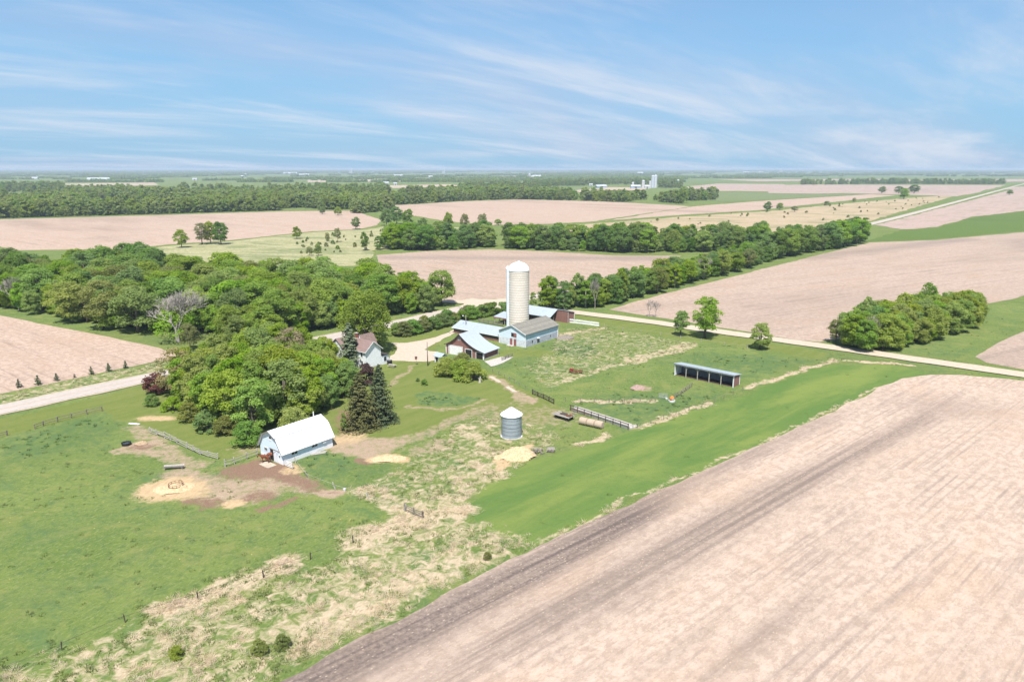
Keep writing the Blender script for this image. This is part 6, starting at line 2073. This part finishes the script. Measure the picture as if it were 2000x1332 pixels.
print('weeds', len(x))

# ---- undergrowth: saplings and brush that close up the woods between the trees
ug_p = [PROTO['grove_mid'][0][1], PROTO['box_elder'][0][1], PROTO['box_elder'][1][1], PROTO['shrub'][0][1], PROTO['dark'][0][1]]
ug = []
row_poly = GP(row_px) + [(x - 9.5, y + 7.5) for x, y in reversed(GP(row_px))]
belt_l = GP([(735, 490), (860, 489), (962, 485), (968, 478), (960, 472), (860, 474), (765, 478)])
belt_r = GP([(985, 487), (1080, 490), (1200, 494), (1320, 495), (1420, 492), (1520, 480), (1525, 474), (1400, 478), (1200, 481), (990, 477)])
for poly_, sp, s0, s1, kinds in ((wood, 6.2, 0.7, 1.05, (0, 1, 2, 0)), (grove, 4.8, 0.5, 0.95, (0, 1, 2)), (clump, 4.2, 0.7, 1.0, (1, 2, 0)), (row_poly, 4.8, 0.6, 0.95, (0, 0, 4)), (belt_l, 7.5, 0.6, 0.85, (4, 0, 4)), (belt_r, 7.5, 0.6, 0.85, (4, 0, 4))):
    for q in fill(poly_, sp, 0.42):
        if min(math.dist(q, s_) for s_ in skip_at) < 8.5:
            continue
        kk = rnd.choice(kinds)
        ug.append((q[0], q[1], 0.0 if kk != 4 else -1.2, rnd.uniform(s0, s1), kk))
ug = np.array(ug)
scatter('wood_undergrowth', ug[:, :3], ug[:, 3], ug[:, 4].astype(int), ug_p, 'leafy undergrowth filling the woods between the trees')
print('undergrowth', len(ug))

brush_poly = GP([(560, 478), (620, 460), (700, 456), (770, 446), (860, 450), (740, 470), (720, 492), (640, 500), (560, 498)])
mb_ = np.array([(x, y, 0.0) for x, y in fill(brush_poly, 9.0, 0.5) if rnd.random() < 0.25] + [(x, y, 0.0) for x, y in fill(GP(NEARF[7][2]), 26.0, 0.5) if rnd.random() < 0.35])
scatter('meadow_brush', mb_, nr.uniform(0.25, 0.75, len(mb_)), nr.integers(0, 3, len(mb_)), [PROTO['lilac'][0][1], PROTO['shrub'][1][1], PROTO['lilac'][1][1]], 'low olive brush scattered over the far meadows')

# ---- far woods: trees too far off to tell apart
far_p = []
for k in range(6):
    cm, cs, rs = crown_mesh('far_crown', 5.6, 0.3, 14.0, 16, 620, 0.85, LEAF['far'], 'round' if k % 2 else 'tall')
    far_p.append(cm)
mass_p = []
for k in range(4):
    P_, N_, T_ = [], [], []
    for j in range(26):
        c0 = np.array([rnd.uniform(-32, 32), rnd.uniform(-16, 16), 0.0])
        r = rnd.uniform(4.5, 7.5)
        hh = rnd.uniform(8, 15)
        d_ = unit(34)
        d_[:, 2] = np.abs(d_[:, 2])
        P_.append(c0 + d_ * np.array([r, r, hh]))
        N_.append(d_ + nr.normal(size=d_.shape) * 0.35)
        T_.append(np.clip(rnd.random() * 0.7 + nr.normal(size=34) * 0.15, 0, 1))
    P_, N_, T_ = np.concatenate(P_), np.concatenate(N_), np.concatenate(T_)
    mass_p.append(leaves_mesh('far_mass', P_, N_, nr.uniform(1.8, 3.2, len(P_)), T_, LEAF['far']))

FARW = [  # (picture polygon of the ground it stands on, spacing)
    ([(-250, 438), (0, 427), (150, 423), (300, 419), (450, 414), (600, 411), (700, 409), (760, 403), (760, 396), (640, 392), (540, 389), (400, 388), (260, 386), (120, 388), (0, 392), (-250, 398)], 9.5),
    ([(690, 418), (760, 412), (768, 404), (740, 400), (690, 404)], 9.0),
    ([(770, 401), (900, 393), (1010, 389), (1010, 381), (900, 381), (800, 383), (765, 389)], 11.0),
    ([(1010, 390), (1120, 392), (1130, 387), (1010, 383)], 12.0),
    ([(1130, 393), (1250, 396), (1330, 400), (1330, 394), (1260, 390), (1140, 388)], 13.0),
    ([(1280, 399), (1335, 401), (1340, 396), (1290, 393)], 10.0),
    ([(1330, 393), (1395, 392), (1400, 386), (1330, 386)], 12.0),
    ([(130, 386), (300, 384), (480, 381), (540, 372), (400, 372), (260, 374), (140, 378)], 22.0),
    ([(0, 377), (125, 374), (125, 367), (0, 368), (-200, 369), (-200, 378)], 22.0),
    ([(500, 384), (640, 386), (760, 386), (760, 372), (640, 372), (560, 376)], 18.0),
    ([(880, 373), (1020, 372), (1100, 368), (1000, 364), (900, 367)], 24.0),
    ([(1030, 367), (1200, 361), (1330, 362), (1330, 356), (1180, 356), (1040, 361)], 24.0),
    ([(1290, 368), (1330, 368), (1330, 364), (1290, 364)], 20.0),
    ([(1690, 360), (1965, 361), (1960, 359.3), (1700, 358.5)], 20.0),
    ([(1570, 362), (1690, 360.5), (1690, 358.5), (1560, 360)], 30.0),
]
pts = []
for poly, sp in FARW:
    for q in fill(GP(poly), sp, 0.4):
        pts.append((q[0], q[1], 0.0))
pts = np.array(pts)
pts = pts[(pts[:, 1] < 900) | (fbm(pts[:, 0], pts[:, 1] * 0.6, 110, 5, 3) < 0.60)]      # leave clearings
scatter('far_wood', pts, nr.uniform(0.62, 1.38, len(pts)) * np.where(pts[:, 1] < 1300, 1.08, 1.2), nr.integers(0, 6, len(pts)), far_p, 'belts of far green woodland beyond the fields')
print('far trees', len(pts))
pts = []
for yb, gap, thr in ((356, 34, 0.56), (353, 34, 0.50), (350.5, 36, 0.46), (348.5, 36, 0.45), (346.5, 40, 0.44), (344.8, 44, 0.42), (343.2, 48, 0.42), (341.8, 52, 0.40), (340.6, 60, 0.36), (339.4, 66, 0.34), (338.3, 70, 0.3),
                     (337.3, 80, 0.3), (336.4, 95, 0.25), (335.6, 110, 0.2), (334.9, 130, 0.2), (334.2, 160, 0.2), (333.6, 200, 0.1), (333.0, 260, 0.1), (332.5, 340, 0.0), (332.0, 430, 0.0)):
    yw = G(1000, yb)[1]
    half = yw * 0.80 + 100
    x = np.arange(-half, half, gap)
    x = x + nr.uniform(-gap * 0.4, gap * 0.4, len(x))
    px = 1000 + FPX * x / yw * 0.985
    nz_ = fbm(px + yb * 37, np.full(len(x), yb * 11.0), 120, 3, 3)
    k = nz_ > thr
    # the open farmland on the right stays open nearer than the horizon woods
    k &= ~((px > 1330) & (yb > 349) & (px < 1700))
    k &= ~((px > 1690) & (yb > 346))
    for xx, pp in zip(x[k], px[k]):
        pts.append((xx, yw + rnd.uniform(-0.01, 0.01) * yw, 0.0))
pts = np.array(pts)
big_ = np.clip(pts[:, 1] / 5500.0, 0.9, 1.0) + np.clip((pts[:, 1] - 6000) / 9000.0, 0, 1.2)
scatter('horizon_wood', pts, big_ * nr.uniform(0.85, 1.15, len(pts)), nr.integers(0, 4, len(pts)), mass_p, 'blue green woodland along the horizon')
print('far masses', len(pts))

# ---- far farmsteads
def far_barn(label, px, py, w, d, h, roof, wall, rz=0.3, name='far_barn', rise=0.35):
    b = thing(name, label, 'barn', G(px, py), rz, 'far farm buildings')
    MB().box(-w / 2, w / 2, -d / 2, d / 2, 0, h).build('wall', wall, b)
    MB().prismx([(-d / 2 - 0.5, h + 0.005), (d / 2 + 0.5, h + 0.005), (0, h + d * rise)], -w / 2 - 0.5, w / 2 + 0.5).build('roof', roof, b)
    MB().box(-w * 0.12, w * 0.12, -d / 2 - 0.12, -d / 2 - 0.01, 0.1, h * 0.75).build('door', M['dark_wood'], b)
    return b


def far_silo(label, px, py, r, h, mat, cap):
    b = thing('far_silo', label, 'silo', G(px, py), 0, 'far farm silos')
    MB().lathe([(r, 0), (r, 0.1), (r, h - 0.1), (r, h)], 20).build('wall', mat, b, True)
    MB().lathe([(r + 0.15, h + 0.01)] + [(r * math.cos(a), h + 0.05 + r * 0.8 * math.sin(a)) for a in (0.2, 0.6, 1.0, 1.45)], 20).build('dome', cap, b, True)
    return b


far_silo('left concrete silo of the distant dairy farm', 1256, 369, 4.5, 20, M['far_concrete'], M['far_white'])
far_silo('shorter silo between the two distant silo pairs', 1269.5, 368.5, 3.6, 18, M['far_concrete'], M['far_white'])
far_silo('left tower of the tall pale distant silo pair', 1274.5, 367.5, 5.0, 32, pmat('silo_blue', (0.50, 0.54, 0.60), (0.42, 0.46, 0.52), 0.2, 0.5), M['far_white'])
far_silo('right tower of the tall pale distant silo pair', 1279.5, 367.2, 5.0, 33, pmat('silo_pale', (0.58, 0.60, 0.64), (0.50, 0.52, 0.56), 0.2, 0.5), M['far_white'])
far_silo('small white silo right of the distant dairy farm', 1324, 362, 4.0, 16, M['far_white'], M['far_white'])
far_silo('white silo at the left barn of the distant farm', 1236, 367.5, 3.6, 14, M['far_concrete'], M['far_white'])
for i, (lab, px, py, w_, d_, h_, rf_, wl_) in enumerate((
        ('blue and white barn left of the distant silos', 1241, 368, 34, 16, 7, M['far_white'], M['far_blue']),
        ('red brick coloured shed between the distant silos', 1263, 369, 16, 12, 9, M['far_concrete'], M['far_concrete']),
        ('long pale blue shed left of the distant dairy farm', 1174, 367, 40, 16, 6, M['far_white'], M['far_blue']),
        ('small white house left of the pale blue far shed', 1154, 363.5, 14, 10, 6, M['far_white'], M['far_white']),
        ('white shed at the right end of the distant farm', 1328, 363, 26, 12, 6, M['far_white'], M['far_blue']),
        ('very long white shed far off on the left', 193, 352.5, 120, 30, 7, M['far_white'], M['far_concrete']),
        ('white shed pair member far left under the horizon', 46, 350.5, 34, 20, 8, M['far_white'], M['far_white']),
        ('long white shed far left under the horizon', 66, 350.5, 70, 22, 8, M['far_white'], M['far_white']),
        ('long white roof on the horizon left of centre', 567, 340.5, 220, 50, 9, M['far_white'], M['far_white']),
        ('second long white roof on the horizon left of centre', 595, 344, 130, 40, 8, M['far_white'], M['far_white']),
        ('white farmhouse on the far tan field', 754, 361.5, 24, 14, 9, M['far_white'], M['far_white']),
        ('white shed right of the far tan field house', 772, 361.5, 14, 10, 7, M['far_white'], M['far_white']),
        ('white shed at the far centre woods', 841, 347.5, 40, 20, 9, M['far_white'], M['far_white']),
        ('long white shed in the far centre', 778, 345.5, 100, 30, 8, M['far_white'], M['far_white']),
        ('white building cluster piece far right of centre', 1048, 347, 90, 30, 10, M['far_white'], M['far_white']),
        ('white shed near the far centre tower', 1037, 347.5, 40, 20, 9, M['far_white'], M['far_white']),
        ('white shed on the horizon right of centre', 1250, 340, 110, 40, 12, M['far_white'], M['far_white']),
        ('long white shed on the right horizon', 1457, 338.5, 160, 40, 10, M['far_white'], M['far_white']),
        ('white shed on the right horizon beside the elevator', 1486, 337.5, 100, 40, 10, M['far_white'], M['far_white']),
        ('white shed far left near the water tower', 381, 352.5, 26, 16, 8, M['far_white'], M['far_white']))):
    far_barn(lab, px, py, w_ * (0.6 if py < 352 else 0.8), d_ * 0.7, h_ * 0.8, rf_, wl_, rz=0.05 + 0.1 * (i % 3))


def far_tower(label, px, py, pt, r, bulb):
    H = top_z(px, py, pt)
    b = thing('water_tower' if bulb else 'grain_elevator', label, 'tower', G(px, py), 0, 'far towers')
    if bulb:
        MB().lathe([(r * 0.35, 0), (r * 0.25, H * 0.6), (r * 0.4, H * 0.72)], 14).build('stem', M['far_white'], b)
        MB().lathe([(r * 0.4, H * 0.72 + 0.02), (r, H * 0.82), (r, H * 0.92), (r * 0.3, H)], 16).build('tank', M['far_white'], b, True)
    else:
        MB().lathe([(r, 0), (r, H * 0.9), (r * 0.4, H)], 12).build('shaft', M['far_white'], b)
        MB().box(-r * 2.4, -r * 1.02, -r, r, 0, H * 0.5).build('annex', M['far_concrete'], b)
    return b


far_tower('white water tower far left of centre', 474, 356, 343, 8, True)
far_tower('second white water tower just above the first', 480, 348, 340, 11, True)
far_tower('slim white tower on the left of the horizon', 687, 341, 331, 10, False)
far_tower('slim white tower on the centre horizon', 868, 339, 330.5, 10, False)
far_tower('white elevator in the far centre', 1034, 348, 339, 7, False)
far_tower('white grain elevator on the right horizon', 1526, 338.5, 331.5, 14, False)
far_tower('small white tower far right on the horizon', 1799, 337, 332, 14, True)

# ---- the air: one even, pale haze
hz = MB().box(-30000, 30000, -900, 40000, -1.0, 62.0).build('haze', None)
hz.display_type = 'WIRE'
tag(hz, kind='stuff')
hm = bpy.data.materials.new('haze_air')
hm.use_nodes = True
t = NT(hm.node_tree)
pv = t.n('ShaderNodeVolumePrincipled', {'Color': (0.70, 0.84, 0.97), 'Density': 0.000105, 'Anisotropy': 0.0})
oo = t.n('ShaderNodeOutputMaterial')
hm.node_tree.links.new(pv.outputs[0], oo.inputs['Volume'])
hz.data.materials.append(hm)
